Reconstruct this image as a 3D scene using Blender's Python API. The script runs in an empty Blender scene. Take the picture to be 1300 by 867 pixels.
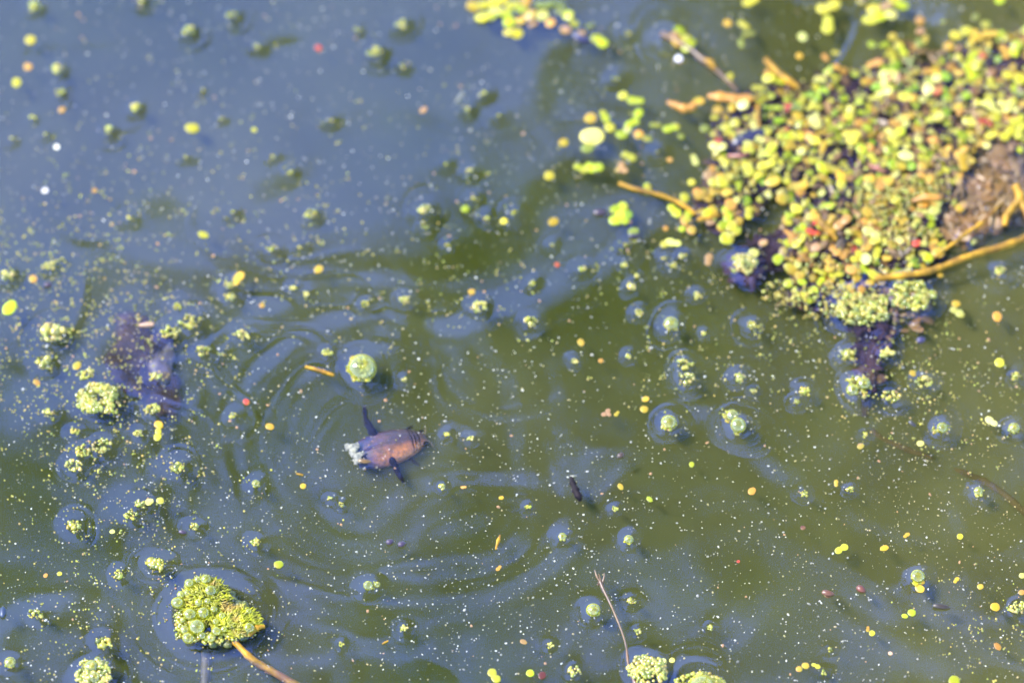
import bpy, bmesh, math, random
import numpy as np
from mathutils import Vector, Matrix
R = random.Random(7)
NR = np.random.RandomState(11)
S = bpy.context.scene
COL = S.collection

# ------------------------------------------------------------------ camera, sky, sun, exposure
FOCAL, DIST, ELEV = 200.0, 1.9, math.radians(58)
cam_d = bpy.data.cameras.new("camera"); cam = bpy.data.objects.new("camera", cam_d); COL.objects.link(cam)
cam_d.lens = FOCAL; cam_d.sensor_width = 36; cam_d.clip_start = .05; cam_d.clip_end = 400
cam.location = (0, -DIST*math.cos(ELEV), DIST*math.sin(ELEV))
cam.rotation_euler = (math.radians(90)-ELEV, 0, 0)
S.camera = cam
FPX = FOCAL/36*1300
_F = Vector((0, math.cos(ELEV), -math.sin(ELEV))); _U = Vector((0, math.sin(ELEV), math.cos(ELEV))); _X = Vector((1, 0, 0))
def at(px, py, z=0.0):
    """the point of the pond (photo pixel -> water level + z)"""
    d = _F + _X*((px-650)/FPX) + _U*((433.5-py)/FPX)
    t = (z-cam.location.z)/d.z
    return cam.location + d*t
MM = .342/1300                                      # metres per photo pixel near the middle
cam_d.dof.use_dof = True
cam_d.dof.focus_distance = (at(650, 735)-cam.location).length * math.cos(math.atan(300/FPX))
cam_d.dof.aperture_fstop = 4.6

SUN_EL, SUN_AZ = math.radians(52), math.radians(-78)     # azimuth from +Y, clockwise: light from the left
W = bpy.data.worlds.new("World"); S.world = W; W.use_nodes = True
wn = W.node_tree.nodes; wl = W.node_tree.links
sky = wn.new('ShaderNodeTexSky'); sky.sky_type = 'NISHITA'; sky.sun_disc = False
sky.sun_elevation = SUN_EL; sky.sun_rotation = SUN_AZ
sky.air_density = 1.2; sky.dust_density = 0; sky.ozone_density = 5.0
wl.new(sky.outputs[0], wn['Background'].inputs['Color']); wn['Background'].inputs['Strength'].default_value = .15
sd = bpy.data.lights.new("sun", 'SUN'); sd.energy = 2.2; sd.angle = math.radians(.5); sd.color = (1, .95, .86)
sun = bpy.data.objects.new("sun", sd); COL.objects.link(sun)
sv = Vector((math.sin(SUN_AZ)*math.cos(SUN_EL), math.cos(SUN_AZ)*math.cos(SUN_EL), math.sin(SUN_EL)))
sun.rotation_euler = (-sv).to_track_quat('-Z', 'Y').to_euler(); sun.location = sv*5
S.view_settings.view_transform = 'Standard'; S.view_settings.look = 'None'
S.view_settings.exposure = 3.1; S.view_settings.gamma = 1
S.cycles.use_denoising = True; S.cycles.max_bounces = 10; S.cycles.transparent_max_bounces = 24
S.cycles.caustics_reflective = False; S.cycles.caustics_refractive = False
S.cycles.sample_clamp_indirect = 6

# ------------------------------------------------------------------ materials
def newmat(name):
    m = bpy.data.materials.new(name); m.use_nodes = True
    nt = m.node_tree; nt.nodes.clear()
    out = nt.nodes.new('ShaderNodeOutputMaterial')
    return m, nt, out
def N(nt, t, **kw):
    n = nt.nodes.new(t)
    for k, v in kw.items():
        if hasattr(n, k): setattr(n, k, v)
        else: n.inputs[k.replace('_', ' ')].default_value = v
    return n
def noise(nt, scale, detail=3, rough=.55, coord='Object', offset=None):
    tc = nt.nodes.new('ShaderNodeTexCoord'); n = nt.nodes.new('ShaderNodeTexNoise')
    n.inputs['Scale'].default_value = scale; n.inputs['Detail'].default_value = detail; n.inputs['Roughness'].default_value = rough
    if coord == 'World':
        g = nt.nodes.new('ShaderNodeNewGeometry'); nt.links.new(g.outputs['Position'], n.inputs['Vector'])
    else:
        nt.links.new(tc.outputs[coord], n.inputs['Vector'])
    return n
def ramp(nt, src, stops):
    r = nt.nodes.new('ShaderNodeValToRGB'); e = r.color_ramp.elements
    while len(e) < len(stops): e.new(.5)
    for i, (p, c) in enumerate(stops):
        e[i].position = p; e[i].color = (*c, 1) if len(c) == 3 else c
    nt.links.new(src, r.inputs[0]); return r
def mixc(nt, fac, a, b, mode='MIX'):
    m = nt.nodes.new('ShaderNodeMix'); m.data_type = 'RGBA'; m.blend_type = mode
    for i, v in ((0, fac), (6, a), (7, b)):
        if hasattr(v, 'node'): nt.links.new(v, m.inputs[i])
        elif i == 0: m.inputs[0].default_value = v
        else: m.inputs[i].default_value = (*v, 1)
    return m.outputs[2]

def mat_organic(name, col=None, rough=.4, transl=.3, var=.35, nscale=400, spots=None, bump=.15, spec=.5, island=None, contrast=None):
    """plant matter: base colour (or the object's own colour), blotches, fine relief, some light through"""
    m, nt, out = newmat(name)
    if col is None:
        oi = nt.nodes.new('ShaderNodeObjectInfo'); base = oi.outputs['Color']
    else:
        rgb = nt.nodes.new('ShaderNodeRGB'); rgb.outputs[0].default_value = (*col, 1); base = rgb.outputs[0]
    nz = noise(nt, nscale, 4, .6)
    rp = ramp(nt, nz.outputs[0], [(.3, (1-var,)*3), (.5, (1, 1, 1)), (.72, (1+var, 1+var*.85, 1+var*.3))])
    c = mixc(nt, 1.0, base, rp.outputs[0], 'MULTIPLY')
    if contrast:
        n3 = noise(nt, contrast[0], 4, .7); r3 = ramp(nt, n3.outputs[0], [(.38, (contrast[1],)*3), (.62, (contrast[2],)*3)])
        c = mixc(nt, 1.0, c, r3.outputs[0], 'MULTIPLY')
    if island:
        g = nt.nodes.new('ShaderNodeNewGeometry'); r4 = ramp(nt, g.outputs['Random Per Island'], island); r4.color_ramp.interpolation = 'LINEAR'
        c = mixc(nt, 1.0, c, r4.outputs[0], 'MULTIPLY')
    if spots:
        n2 = noise(nt, nscale*.6, 2, .5, 'World')
        r2 = ramp(nt, n2.outputs[0], [(.56, (0, 0, 0)), (.68, (1, 1, 1))])
        c = mixc(nt, r2.outputs[0], c, spots)
    p = nt.nodes.new('ShaderNodeBsdfPrincipled'); nt.links.new(c, p.inputs['Base Color'])
    p.inputs['Roughness'].default_value = rough; p.inputs['Specular IOR Level'].default_value = spec
    b = nt.nodes.new('ShaderNodeBump'); b.inputs['Strength'].default_value = bump; b.inputs['Distance'].default_value = .0004
    nt.links.new(nz.outputs[0], b.inputs['Height']); nt.links.new(b.outputs[0], p.inputs['Normal'])
    if transl:
        t = nt.nodes.new('ShaderNodeBsdfTranslucent'); nt.links.new(c, t.inputs[0])
        mx = nt.nodes.new('ShaderNodeMixShader'); mx.inputs[0].default_value = transl
        nt.links.new(p.outputs[0], mx.inputs[1]); nt.links.new(t.outputs[0], mx.inputs[2]); nt.links.new(mx.outputs[0], out.inputs[0])
    else:
        nt.links.new(p.outputs[0], out.inputs[0])
    return m
M_frond = mat_organic('duckweed_green', None, .32, .25, .3, 260, spots=(.20, .16, .012), bump=.1, spec=.35, contrast=(600, .72, 1.12))
M_gran = mat_organic('algae_granule', (.21, .20, .014), .14, .3, .6, 350, bump=.05, spec=.8, island=[(0, (.45, .5, .4)), (.35, (.9, 1, .7)), (.6, (1.1, 1, .8)), (.85, (1.25, 1.05, 1.3)), (1, (1.5, 1, 1.6))])
M_grany2 = mat_organic('swarm_bead', (.17, .15, .035), .25, .3, .6, 300, bump=.05, island=[(0, (.45, .5, .4)), (.35, (.9, 1, .7)), (.6, (1.1, 1, .8)), (.85, (1.25, 1.05, 1.3)), (1, (1.5, 1, 1.6))])
M_granp = mat_organic('pale_algae_granule', (.25, .235, .035), .14, .3, .6, 350, bump=.05, spec=.8, island=[(0, (.45, .5, .4)), (.35, (.9, 1, .7)), (.6, (1.1, 1, .8)), (.85, (1.25, 1.05, 1.3)), (1, (1.5, 1, 1.6))])
M_grany = mat_organic('yellow_granule', (.21, .15, .015), .25, .3, .6, 300, bump=.05)
M_speck = mat_organic('pollen_white', (.19, .175, .155), .5, .2, .5, 120, bump=0, island=[(0, (.5, .5, .5)), (.6, (1.2, 1.15, 1.1)), (1, (2.1, 2.1, 2.1))])
M_specky = mat_organic('pollen_yellow', (.18, .15, .055), .5, .2, .5, 120, bump=0, island=[(0, (.5, .5, .5)), (.6, (1, 1, 1)), (1, (1.3, 1.1, 1.5))])
M_specko = mat_organic('fleck_orange', (.26, .12, .05), .5, .2, .5, 120, bump=0)
M_leafy = mat_organic('moss_leaf', (.30, .29, .008), .35, .35, .7, 200, spots=(.34, .22, .04), bump=.2, contrast=(420, .45, 1.3))
M_straw = mat_organic('straw', (.23, .115, .006), .55, .1, .5, 150, spec=.2, spots=(.10, .042, .008), bump=.6, contrast=(260, .55, 1.25))
M_twig = mat_organic('wet_twig', (.055, .022, .004), .4, 0, .6, 200, spots=(.03, .015, .012), bump=.6)
M_part = mat_organic('plant_bit', None, .4, .2, .5, 300, bump=.3)
M_rot_shade = mat_organic('rotting_plant', (.020, .011, .019), .8, .1, .9, 90, spots=(.05, .028, .014), bump=.9, spec=.08)  # rot colour; its dark purple also paints the shade in the mat's gaps
M_brown = mat_organic('brown_algae', (.10, .045, .008), .5, .15, .9, 70, spots=(.1, .05, .01), bump=.9)
M_foam = mat_organic('pale_scum', (.14, .13, .105), .6, .3, .5, 500, bump=.5)
M_bark = mat_organic('bark', (.09, .07, .05), .8, 0, .5, 8, bump=.6)
M_leaf = mat_organic('tree_leaf', (.05, .075, .015), .5, .3, .5, 2, bump=0)

def schlick(nt, f0, normal=None):
    lw = N(nt, 'ShaderNodeLayerWeight', Blend=.5)
    if normal: nt.links.new(normal, lw.inputs['Normal'])
    p = N(nt, 'ShaderNodeMath', operation='POWER'); p.inputs[1].default_value = 5; nt.links.new(lw.outputs['Facing'], p.inputs[0])
    m = N(nt, 'ShaderNodeMath', operation='MULTIPLY_ADD'); m.inputs[1].default_value = 1-f0; m.inputs[2].default_value = f0; nt.links.new(p.outputs[0], m.inputs[0])
    return m
def mat_bubble():
    """gas bubble coated by green algae: clear in the middle, more coating in the line of sight at the rim"""
    m, nt, out = newmat('algae_bubble')
    lw = N(nt, 'ShaderNodeLayerWeight', Blend=.42)
    nz = noise(nt, 500, 3, .6)
    r = ramp(nt, lw.outputs['Facing'], [(.0, (.26,)*3), (.33, (.42,)*3), (.66, (1,)*3)])
    c = ramp(nt, nz.outputs[0], [(.3, (.22, .23, .008)), (.6, (.36, .32, .015)), (.8, (.44, .36, .05))])
    d = nt.nodes.new('ShaderNodeBsdfDiffuse'); nt.links.new(c.outputs[0], d.inputs[0])
    t2 = nt.nodes.new('ShaderNodeBsdfTranslucent'); nt.links.new(c.outputs[0], t2.inputs[0])
    dm = N(nt, 'ShaderNodeMixShader', Fac=.45); nt.links.new(d.outputs[0], dm.inputs[1]); nt.links.new(t2.outputs[0], dm.inputs[2])
    tr = nt.nodes.new('ShaderNodeBsdfTransparent'); tr.inputs[0].default_value = (.95, .98, .82, 1)
    a = nt.nodes.new('ShaderNodeMixShader'); nt.links.new(r.outputs[0], a.inputs[0]); nt.links.new(tr.outputs[0], a.inputs[1]); nt.links.new(dm.outputs[0], a.inputs[2])
    fr = schlick(nt, .05); gl = N(nt, 'ShaderNodeBsdfGlossy', Roughness=.08)
    fm = nt.nodes.new('ShaderNodeMath'); fm.operation = 'MULTIPLY'; fm.inputs[1].default_value = 1.3; nt.links.new(fr.outputs[0], fm.inputs[0])
    b = nt.nodes.new('ShaderNodeMixShader'); nt.links.new(fm.outputs[0], b.inputs[0]); nt.links.new(a.outputs[0], b.inputs[1]); nt.links.new(gl.outputs[0], b.inputs[2])
    nt.links.new(b.outputs[0], out.inputs[0]); return m
M_bub = mat_bubble()

def mat_water():
    """thin reflective skin of the pond: Fresnel reflection over clear, tinted blue to deepen the mirrored sky"""
    m, nt, out = newmat('water_skin')
    nz = noise(nt, 70, 0, .5, 'World')
    b = N(nt, 'ShaderNodeBump', Strength=.10, Distance=.0006); nt.links.new(nz.outputs[0], b.inputs['Height'])
    fr = schlick(nt, .064, b.outputs[0])
    gl = N(nt, 'ShaderNodeBsdfGlossy', Roughness=.05); gl.inputs[0].default_value = (.56, .54, 1, 1); nt.links.new(b.outputs[0], gl.inputs['Normal'])  # blue gloss colour stands in for a bluer sky reflection
    tr = nt.nodes.new('ShaderNodeBsdfTransparent'); tr.inputs[0].default_value = (.96, .97, .93, 1)
    x = nt.nodes.new('ShaderNodeMixShader'); nt.links.new(fr.outputs[0], x.inputs[0]); nt.links.new(tr.outputs[0], x.inputs[1]); nt.links.new(gl.outputs[0], x.inputs[2])
    nt.links.new(x.outputs[0], out.inputs[0]); return m
def silt_colour(nt):
    g = nt.nodes.new('ShaderNodeNewGeometry'); sx = nt.nodes.new('ShaderNodeSeparateXYZ'); nt.links.new(g.outputs['Position'], sx.inputs[0])
    mr = N(nt, 'ShaderNodeMapRange'); mr.inputs[1].default_value = .02; mr.inputs[2].default_value = .19; nt.links.new(sx.outputs[0], mr.inputs[0])
    nz = noise(nt, 9, 3, .5, 'World'); n2 = noise(nt, 26, 3, .5, 'World')
    c1 = ramp(nt, nz.outputs[0], [(.34, (.024, .0285, .0042)), (.66, (.040, .041, .016))])
    c2 = mixc(nt, mr.outputs[0], c1.outputs[0], (.057, .053, .017))
    r2 = ramp(nt, n2.outputs[0], [(.35, (.88,)*3), (.65, (1.12,)*3)])
    c3 = mixc(nt, 1.0, c2, r2.outputs[0], 'MULTIPLY')
    return c3
def mat_silt(dens_):
    """faint cloud of suspended silt and algae a few millimetres down"""
    m, nt, out = newmat('silt_cloud')
    d = nt.nodes.new('ShaderNodeBsdfDiffuse'); nt.links.new(silt_colour(nt), d.inputs[0])
    tr = nt.nodes.new('ShaderNodeBsdfTransparent')
    nz = noise(nt, 16, 4, .6, 'World')
    r = ramp(nt, nz.outputs[0], [(.3, (dens_*.75,)*3), (.7, (dens_*1.25,)*3)])
    x = nt.nodes.new('ShaderNodeMixShader'); nt.links.new(r.outputs[0], x.inputs[0]); nt.links.new(tr.outputs[0], x.inputs[1]); nt.links.new(d.outputs[0], x.inputs[2])
    nt.links.new(x.outputs[0], out.inputs[0]); return m
def mat_murk():
    """the turbid body of the pond: olive, silty brown to the right; light spreads inside it"""
    m, nt, out = newmat('murky_water')
    c3 = silt_colour(nt)
    p = nt.nodes.new('ShaderNodeBsdfPrincipled'); nt.links.new(c3, p.inputs['Base Color'])
    p.inputs['Roughness'].default_value = 1; p.inputs['Specular IOR Level'].default_value = 0
    p.inputs['Subsurface Weight'].default_value = 1; p.inputs['Subsurface Radius'].default_value = (1, 1, .8); p.inputs['Subsurface Scale'].default_value = .02
    nt.links.new(p.outputs[0], out.inputs[0]); return m
M_water, M_silt, M_murk = mat_water(), None, mat_murk()

# ------------------------------------------------------------------ mesh helpers
def tag(o, label=None, cat=None, group=None, kind=None):
    if label: o['label'] = label
    if cat: o['category'] = cat
    if group: o['group'] = group
    if kind: o['kind'] = kind
    return o
def mesh_np(name, V, F, smooth=True):
    """mesh from numpy arrays: V (n,3), F (m,k)"""
    me = bpy.data.meshes.new(name); V = np.asarray(V, dtype=np.float32); F = np.asarray(F, dtype=np.int32)
    k = F.shape[1]
    me.vertices.add(len(V)); me.vertices.foreach_set('co', V.ravel())
    me.loops.add(F.size); me.loops.foreach_set('vertex_index', F.ravel())
    me.polygons.add(len(F)); me.polygons.foreach_set('loop_start', np.arange(0, F.size, k, dtype=np.int32))
    me.update(calc_edges=True)
    me.polygons.foreach_set('use_smooth', np.full(len(F), smooth)); me.update()
    return me
def put(name, me, mat=None, parent=None, loc=None):
    if mat and not me.materials: me.materials.append(mat)
    o = bpy.data.objects.new(name, me); COL.objects.link(o)
    if parent: o.parent = parent
    if loc is not None: o.location = loc
    return o
def ico(sub):
    bm = bmesh.new(); bmesh.ops.create_icosphere(bm, subdivisions=sub, radius=1)
    V = np.array([v.co[:] for v in bm.verts]); F = np.array([[v.index for v in f.verts] for f in bm.faces]); bm.free(); return V, F
ICO = {1: ico(1), 2: ico(2), 3: ico(3)}
def many(items, sub=1, jitter=.0, T=None):
    """items: rows x,y,z,sx,sy,sz,rot -> V,F of many small grains"""
    TV, TF = T if T else ICO[sub]; it = np.asarray(items, dtype=float); n = len(it)
    c, s = np.cos(it[:, 6]), np.sin(it[:, 6])
    loc = TV[None]*it[:, None, 3:6]
    if jitter: loc = loc*(1+jitter*NR.uniform(-1, 1, (n, len(TV), 1)))
    X = loc[..., 0]*c[:, None]-loc[..., 1]*s[:, None]+it[:, 0:1]; Y = loc[..., 0]*s[:, None]+loc[..., 1]*c[:, None]+it[:, 1:2]; Z = loc[..., 2]+it[:, 2:3]
    V = np.stack([X, Y, Z], -1).reshape(-1, 3); F = (TF[None]+(np.arange(n)*len(TV))[:, None, None]).reshape(-1, 3)
    return V, F
_lat = NR.rand(256, 256)
def vnoise(x, y):
    xi = np.floor(x).astype(int); yi = np.floor(y).astype(int); fx = x-xi; fy = y-yi
    fx = fx*fx*fx*(fx*(fx*6-15)+10); fy = fy*fy*fy*(fy*(fy*6-15)+10)
    g = lambda a, b: _lat[a % 256, b % 256]
    return (g(xi, yi)*(1-fx)+g(xi+1, yi)*fx)*(1-fy)+(g(xi, yi+1)*(1-fx)+g(xi+1, yi+1)*fx)*fy-.5
def fbm(x, y, o=3):
    s = 0; a = 1
    for k in range(o): s = s+a*vnoise(x*2**k+17.3*k, y*2**k+5.1*k); a *= .5
    return s

# ------------------------------------------------------------------ where things float (photo pixels; turned into pond positions by at())
# kinds of floating algae: px, py, radius, ring radius, look.   b = gas bubble, c = clump of granules
BUDS = [(43,9,12,37,'c'),(74,88,11,36,'c'),(76,119,8,20,'c'),(172,137,10,30,'c'),(136,166,9,28,'c'),(238,40,10,28,'c'),(295,20,9,30,'c'),
 (325,60,6,16,'c'),(16,176,4,14,'c'),(58,170,4,12,'c'),(42,150,6,14,'c'),(235,200,4,15,'c'),(281,151,4,9,'c'),(256,115,4,8,'c'),(179,2,7,18,'c'),
 (509,32,10,25,'c'),(477,67,12,33,'c'),(454,39,6,12,'c'),(510,86,5,12,'c'),(419,153,5,12,'c'),(613,120,6,18,'c'),(593,140,5,14,'c'),(633,148,4,16,'c'),
 (347,200,5,10,'c'),(566,208,4,11,'c'),(597,217,5,12,'c'),(797,43,5,16,'c'),(780,101,6,18,'c'),(834,194,4,16,'c'),(1196,29,6,20,'c'),
 (164,278,5,16,'c'),(240,410,15,26,'o'),(296,270,4,14,'c'),(367,220,6,15,'c'),(395,272,9,20,'o'),(539,267,12,28,'c'),(539,287,7,12,'c'),
 (600,252,5,14,'c'),(617,277,6,14,'c'),(653,271,6,20,'c'),(388,374,5,9,'c'),(344,318,6,17,'c'),(380,314,5,12,'c'),(463,386,6,10,'c'),(514,381,8,16,'c'),
 (608,389,11,18,'o'),(569,312,5,8,'c'),(595,218,5,12,'c'),(372,366,5,11,'c'),(739,342,5,16,'c'),(843,328,5,14,'c'),(854,338,6,16,'c'),(866,326,7,12,'c'),
 (801,365,7,14,'c'),(809,352,4,9,'c'),(792,338,5,12,'c'),(795,311,5,12,'c'),(702,311,4,10,'c'),(676,360,5,13,'c'),(885,375,7,12,'c'),(674,409,10,15,'c'),
 (811,398,7,14,'c'),(852,413,9,30,'b'),(955,414,8,26,'c'),(894,424,4,8,'c'),(1270,344,9,28,'c'),(1238,308,9,22,'c'),
 (256,446,10,15,'o'),(225,389,6,11,'c'),(197,478,9,16,'c'),(216,423,13,20,'o'),(308,426,10,16,'o'),(193,520,11,16,'o'),(175,550,7,12,'c'),
 (226,594,12,27,'c'),(178,640,9,18,'c'),(325,615,5,12,'b'),(296,528,6,13,'c'),(130,566,14,18,'o'),(104,573,12,18,'o'),(94,592,12,18,'o'),(60,525,8,14,'c'),(96,548,7,12,'c'),
 (460,471,19,38,'b'),(567,552,5,9,'c'),(597,557,5,9,'c'),(561,618,4,5,'b'),(513,483,4,9,'c'),
 (729,459,5,11,'c'),(798,453,4,11,'c'),(869,463,10,22,'o'),(872,483,12,26,'o'),(938,480,9,18,'c'),(957,497,5,9,'c'),(849,538,10,26,'b'),(937,542,10,38,'b'),
 (781,646,5,8,'c'),(670,644,4,7,'c'),(1078,451,13,22,'c'),(1126,449,11,17,'c'),(1090,493,16,30,'b'),(1021,498,9,18,'c'),(1012,511,5,14,'c'),(1132,504,12,18,'o'),
 (1196,545,9,26,'b'),(1287,545,7,18,'b'),(1098,552,5,8,'c'),(1021,627,6,12,'c'),(1079,622,6,9,'c'),(1242,625,6,16,'b'),(1173,485,11,16,'o'),(1290,478,8,14,'c'),
 (93,668,13,24,'c'),(198,717,15,26,'c'),(150,731,9,14,'c'),(46,780,10,16,'o'),(13,842,7,14,'b'),(131,817,13,18,'c'),(324,689,8,14,'c'),
 (468,745,7,19,'b'),(512,798,6,14,'c'),(433,818,4,8,'c'),(714,682,5,14,'b'),(798,686,6,14,'b'),(753,776,9,20,'b'),(802,763,7,12,'c'),(810,802,5,9,'c'),
 (698,820,5,8,'c'),(901,797,5,9,'c'),(728,852,9,10,'o'),(1165,733,9,17,'b'),(246,669,8,14,'c'),(166,655,9,15,'o'),(1054,824,4,7,'c'),(419,633,4,8,'c'),(434,641,4,8,'c'),
 (414,448,7,10,'o'),(1292,772,13,16,'o'),(9,349,12,20,'c'),(61,338,8,12,'o'),(66,423,20,30,'c'),(55,460,13,20,'c'),(109,476,12,15,'o'),(292,362,8,14,'c'),(292,378,8,14,'c'),(1046,853,4,6,'c')]
BIG = [(270,780,58,74),(124,508,26,34),(119,858,24,32),(823,850,24,32),(889,866,34,46),(845,51,10,45),(1095,395,40,55),(1158,377,30,38),(946,340,18,22)]

# ------------------------------------------------------------------ water surface: one sheet, fine in view, coarse beyond
def axis(lo, hi, step, far):
    c = np.arange(lo, hi+step, step); out = []; d = step; v = hi
    while v < far: d *= 1.35; v += d; out.append(v)
    out = np.array(out); return np.concatenate([(lo-(out-hi))[::-1], c, out])
xs = axis(-.19, .19, .00052, 22); ys = axis(-.152, .182, .00052, 22)
GX, GY = np.meshgrid(xs, ys)
H = np.zeros_like(GX)
core = np.clip((.35-np.maximum(abs(GX), abs(GY)))/.1, 0, 1)
wx, wy = fbm(GX*14+3, GY*14, 2), fbm(GX*14+40, GY*14+9, 2)
H += core*.00042*fbm(GX*22+wx*1.4, GY*30+wy*1.4, 2)
# slow swell lines of the insect's wake: rings round it, stronger to its left, above and below right
bc = at(492, 562); RX, RY = GX-bc.x, GY-bc.y; rr = np.hypot(RX, RY); th = np.arctan2(RY, RX)
env = np.exp(-((rr-.050)/.017)**2)*(.45+.55*np.cos(th-2.1))+np.exp(-((rr-.056)/.018)**2)*np.clip(np.cos(th+.9), 0, 1)*.7
H += .000070*env*(.35+1.3*np.clip(.5+fbm(GX*22+50, GY*22, 2), 0, 1))*np.cos(2*math.pi*(rr+.009*fbm(GX*26, GY*26, 2))/.0160)
# thin drawn lines in the film on the water
n1 = fbm(GX*16+wx*2.2+9, GY*26+wy*2.2+2, 2)
px_r = 650+GX/MM; py_r = 433-GY*math.sin(ELEV)/MM
mask = np.clip(np.exp(-((px_r-1080)/260)**2-((py_r-60)/110)**2)+np.exp(-((px_r-150)/260)**2-((py_r-360)/90)**2)*.8+np.exp(-((px_r-960)/120)**2-((py_r-330)/90)**2)+np.exp(-((px_r-330)/220)**2-((py_r-470)/60)**2)*.7+.04, 0, 1)*core
H += mask*.00007*np.exp(-(n1/.030)**2) + mask*.00016*n1
H += mask*.00004*np.exp(-((n1-.16)/.025)**2)
def dimple(px, py, r, ring, amp):
    p = at(px, py); r0 = r*MM*.85; rg = ring*MM; reach = rg*1.9+.006
    i0, i1 = np.searchsorted(xs, (p.x-reach, p.x+reach)); j0, j1 = np.searchsorted(ys, (p.y-reach, p.y+reach))
    if i1-i0 < 3 or j1-j0 < 3: return
    X = GX[j0:j1, i0:i1]-p.x; Y = GY[j0:j1, i0:i1]-p.y
    a = np.arctan2(Y, X); ph = R.uniform(0, 6.28); ec = R.uniform(0, .16)
    ox, oy = R.uniform(-.15, .15)*rg, R.uniform(-.1, .1)*rg
    q = np.hypot(X, Y)*(1+ec*np.cos(2*(a-ph))+.05*np.cos(3*a+ph*2))
    q2 = np.hypot(X-ox, Y-oy)*(1+ec*np.cos(2*(a-ph))+.04*np.cos(3*a-ph))
    h = amp*np.exp(-np.clip(q-r0, 0, None)/(.0011+.07*rg))
    h = h*np.clip((reach-q)/(reach*.3), 0, 1)
    w = .00055
    h += .000045*np.exp(-((q2-rg)/w)**2)*(.7+.5*np.cos(a-ph))
    h -= .00003*np.exp(-((q2-rg*1.17)/(w*1.3))**2)*(.6+.5*np.cos(a-ph))
    h += .00003*np.exp(-((q2-rg*.8)/w)**2)*(.6+.4*np.cos(a-ph+2))
    H[j0:j1, i0:i1] += h
for (px, py, r, ring, k) in BUDS:
    dimple(px, py, r, ring, min(.0008, .00003*ring+.00008)*(1.15 if k == 'b' else .55))
for (px, py, r, ring) in BIG: dimple(px, py, r, ring, .0008)
def hz(x, y):
    i = min(max(np.searchsorted(xs, x), 1), len(xs)-1); j = min(max(np.searchsorted(ys, y), 1), len(ys)-1)
    return float(H[j, i])
nx, ny = len(xs), len(ys)
V = np.stack([GX, GY, H], -1).reshape(-1, 3)
idx = np.arange(nx*ny).reshape(ny, nx)
F = np.stack([idx[:-1, :-1], idx[:-1, 1:], idx[1:, 1:], idx[1:, :-1]], -1).reshape(-1, 4)
water = put('water', mesh_np('water', V, F), M_water); tag(water, kind='structure')

def boxmesh(name, x0, x1, y0, y1, z0, z1):
    V = [(x, y, z) for z in (z0, z1) for y in (y0, y1) for x in (x0, x1)]
    return mesh_np(name, V, [(0, 2, 3, 1), (4, 5, 7, 6), (0, 1, 5, 4), (2, 6, 7, 3), (0, 4, 6, 2), (1, 3, 7, 5)], False)
tag(put('murky_water', boxmesh('murky_water', -22, 22, -22, 22, -1.2, -.0068), M_murk), kind='structure')
for zz, dd in ((-.0019, .08), (-.0045, .26)):
    g = mesh_np('silt_cloud', [(-1, -1, 0), (1, -1, 0), (1, 1, 0), (-1, 1, 0)], [(0, 1, 2, 3)])
    tag(put('silt_cloud', g, mat_silt(dd), loc=(0, 0, zz)), kind='structure')

# ------------------------------------------------------------------ labels: every floating thing is told by its look and what it lies beside
LM = [('the swimming water beetle', 495, 560), ('the large green bubble', 460, 470), ('the leafy clump', 275, 780), ('the forked twig tip', 760, 735),
 ('the algae ring', 124, 508), ('the twin green bubbles', 933, 535), ('the dark sunken leaf', 185, 440), ('the small dark stick', 731, 620),
 ('the forked straw stalk', 1240, 312), ('the top duckweed patch', 680, 24), ('the pale oval frond', 750, 174), ('the curved straw stem', 850, 252),
 ('the mat middle', 1090, 215), ('the top left corner', 0, 0), ('the bottom right corner', 1300, 867), ('the bottom left corner', 0, 867), ('the top right corner', 1300, 0),
 ('the left edge', 0, 300), ('the right edge', 1300, 500), ('the bottom edge', 560, 867), ('the top edge', 400, 0), ('the orange leaf strip', 931, 124),
 ('the two purple seeds', 503, 690), ('the red brown seed', 1093, 749), ('the lone bright frond', 243, 163), ('the cluster of five fronds', 788, 272), ('the red fronds', 1030, 297), ('the ragged red frond', 1163, 309), ('the brown algae', 1255, 225), ('the mat foot', 1095, 395), ('the thin straw', 1225, 298), ('the red speck', 1126, 98), ('the purple rot', 962, 325)]
USED = set()
def where(px, py, look, wide=3):
    c = sorted(LM, key=lambda l: math.hypot(l[1]-px, l[2]-py)); c = [l for l in c if math.hypot(l[1]-px, l[2]-py) > 6]
    def direction(l):
        dx, dy = px-l[1], py-l[2]
        if abs(dx) > 2.4*abs(dy): return 'right of' if dx > 0 else 'left of'
        if abs(dy) > 2.4*abs(dx): return 'below' if dy > 0 else 'above'
        return ('below ' if dy > 0 else 'above ')+('right of' if dx > 0 else 'left of')
    def dist(l):
        d = math.hypot(l[1]-px, l[2]-py)
        return 'just' if d < 60 else ('a little' if d < 120 else ('well' if d < 200 else 'far'))
    opts = ['%s %s %s %s' % (look, dist(l), direction(l), l[0]) for l in c[:wide]]
    opts = [o_ for o_ in opts if len(o_.split()) <= 16]; opts += ['%s %s %s, %s %s' % (look, direction(c[0]), c[0][0], direction(c[1]), c[1][0]),
             '%s %s %s, %s %s' % (look, direction(c[0]), c[0][0], direction(c[2]), c[2][0]),
             '%s between %s and %s' % (look, c[0][0], c[1][0])]
    for adj in ('', 'slightly lower ', 'slightly tilted ', 'more crowded '):
        for o in opts:
            t = adj+o
            if t not in USED and len(t.split()) <= 16: USED.add(t); return t
    opts.sort(key=lambda o: len(o.split())); return opts[0]

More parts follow.
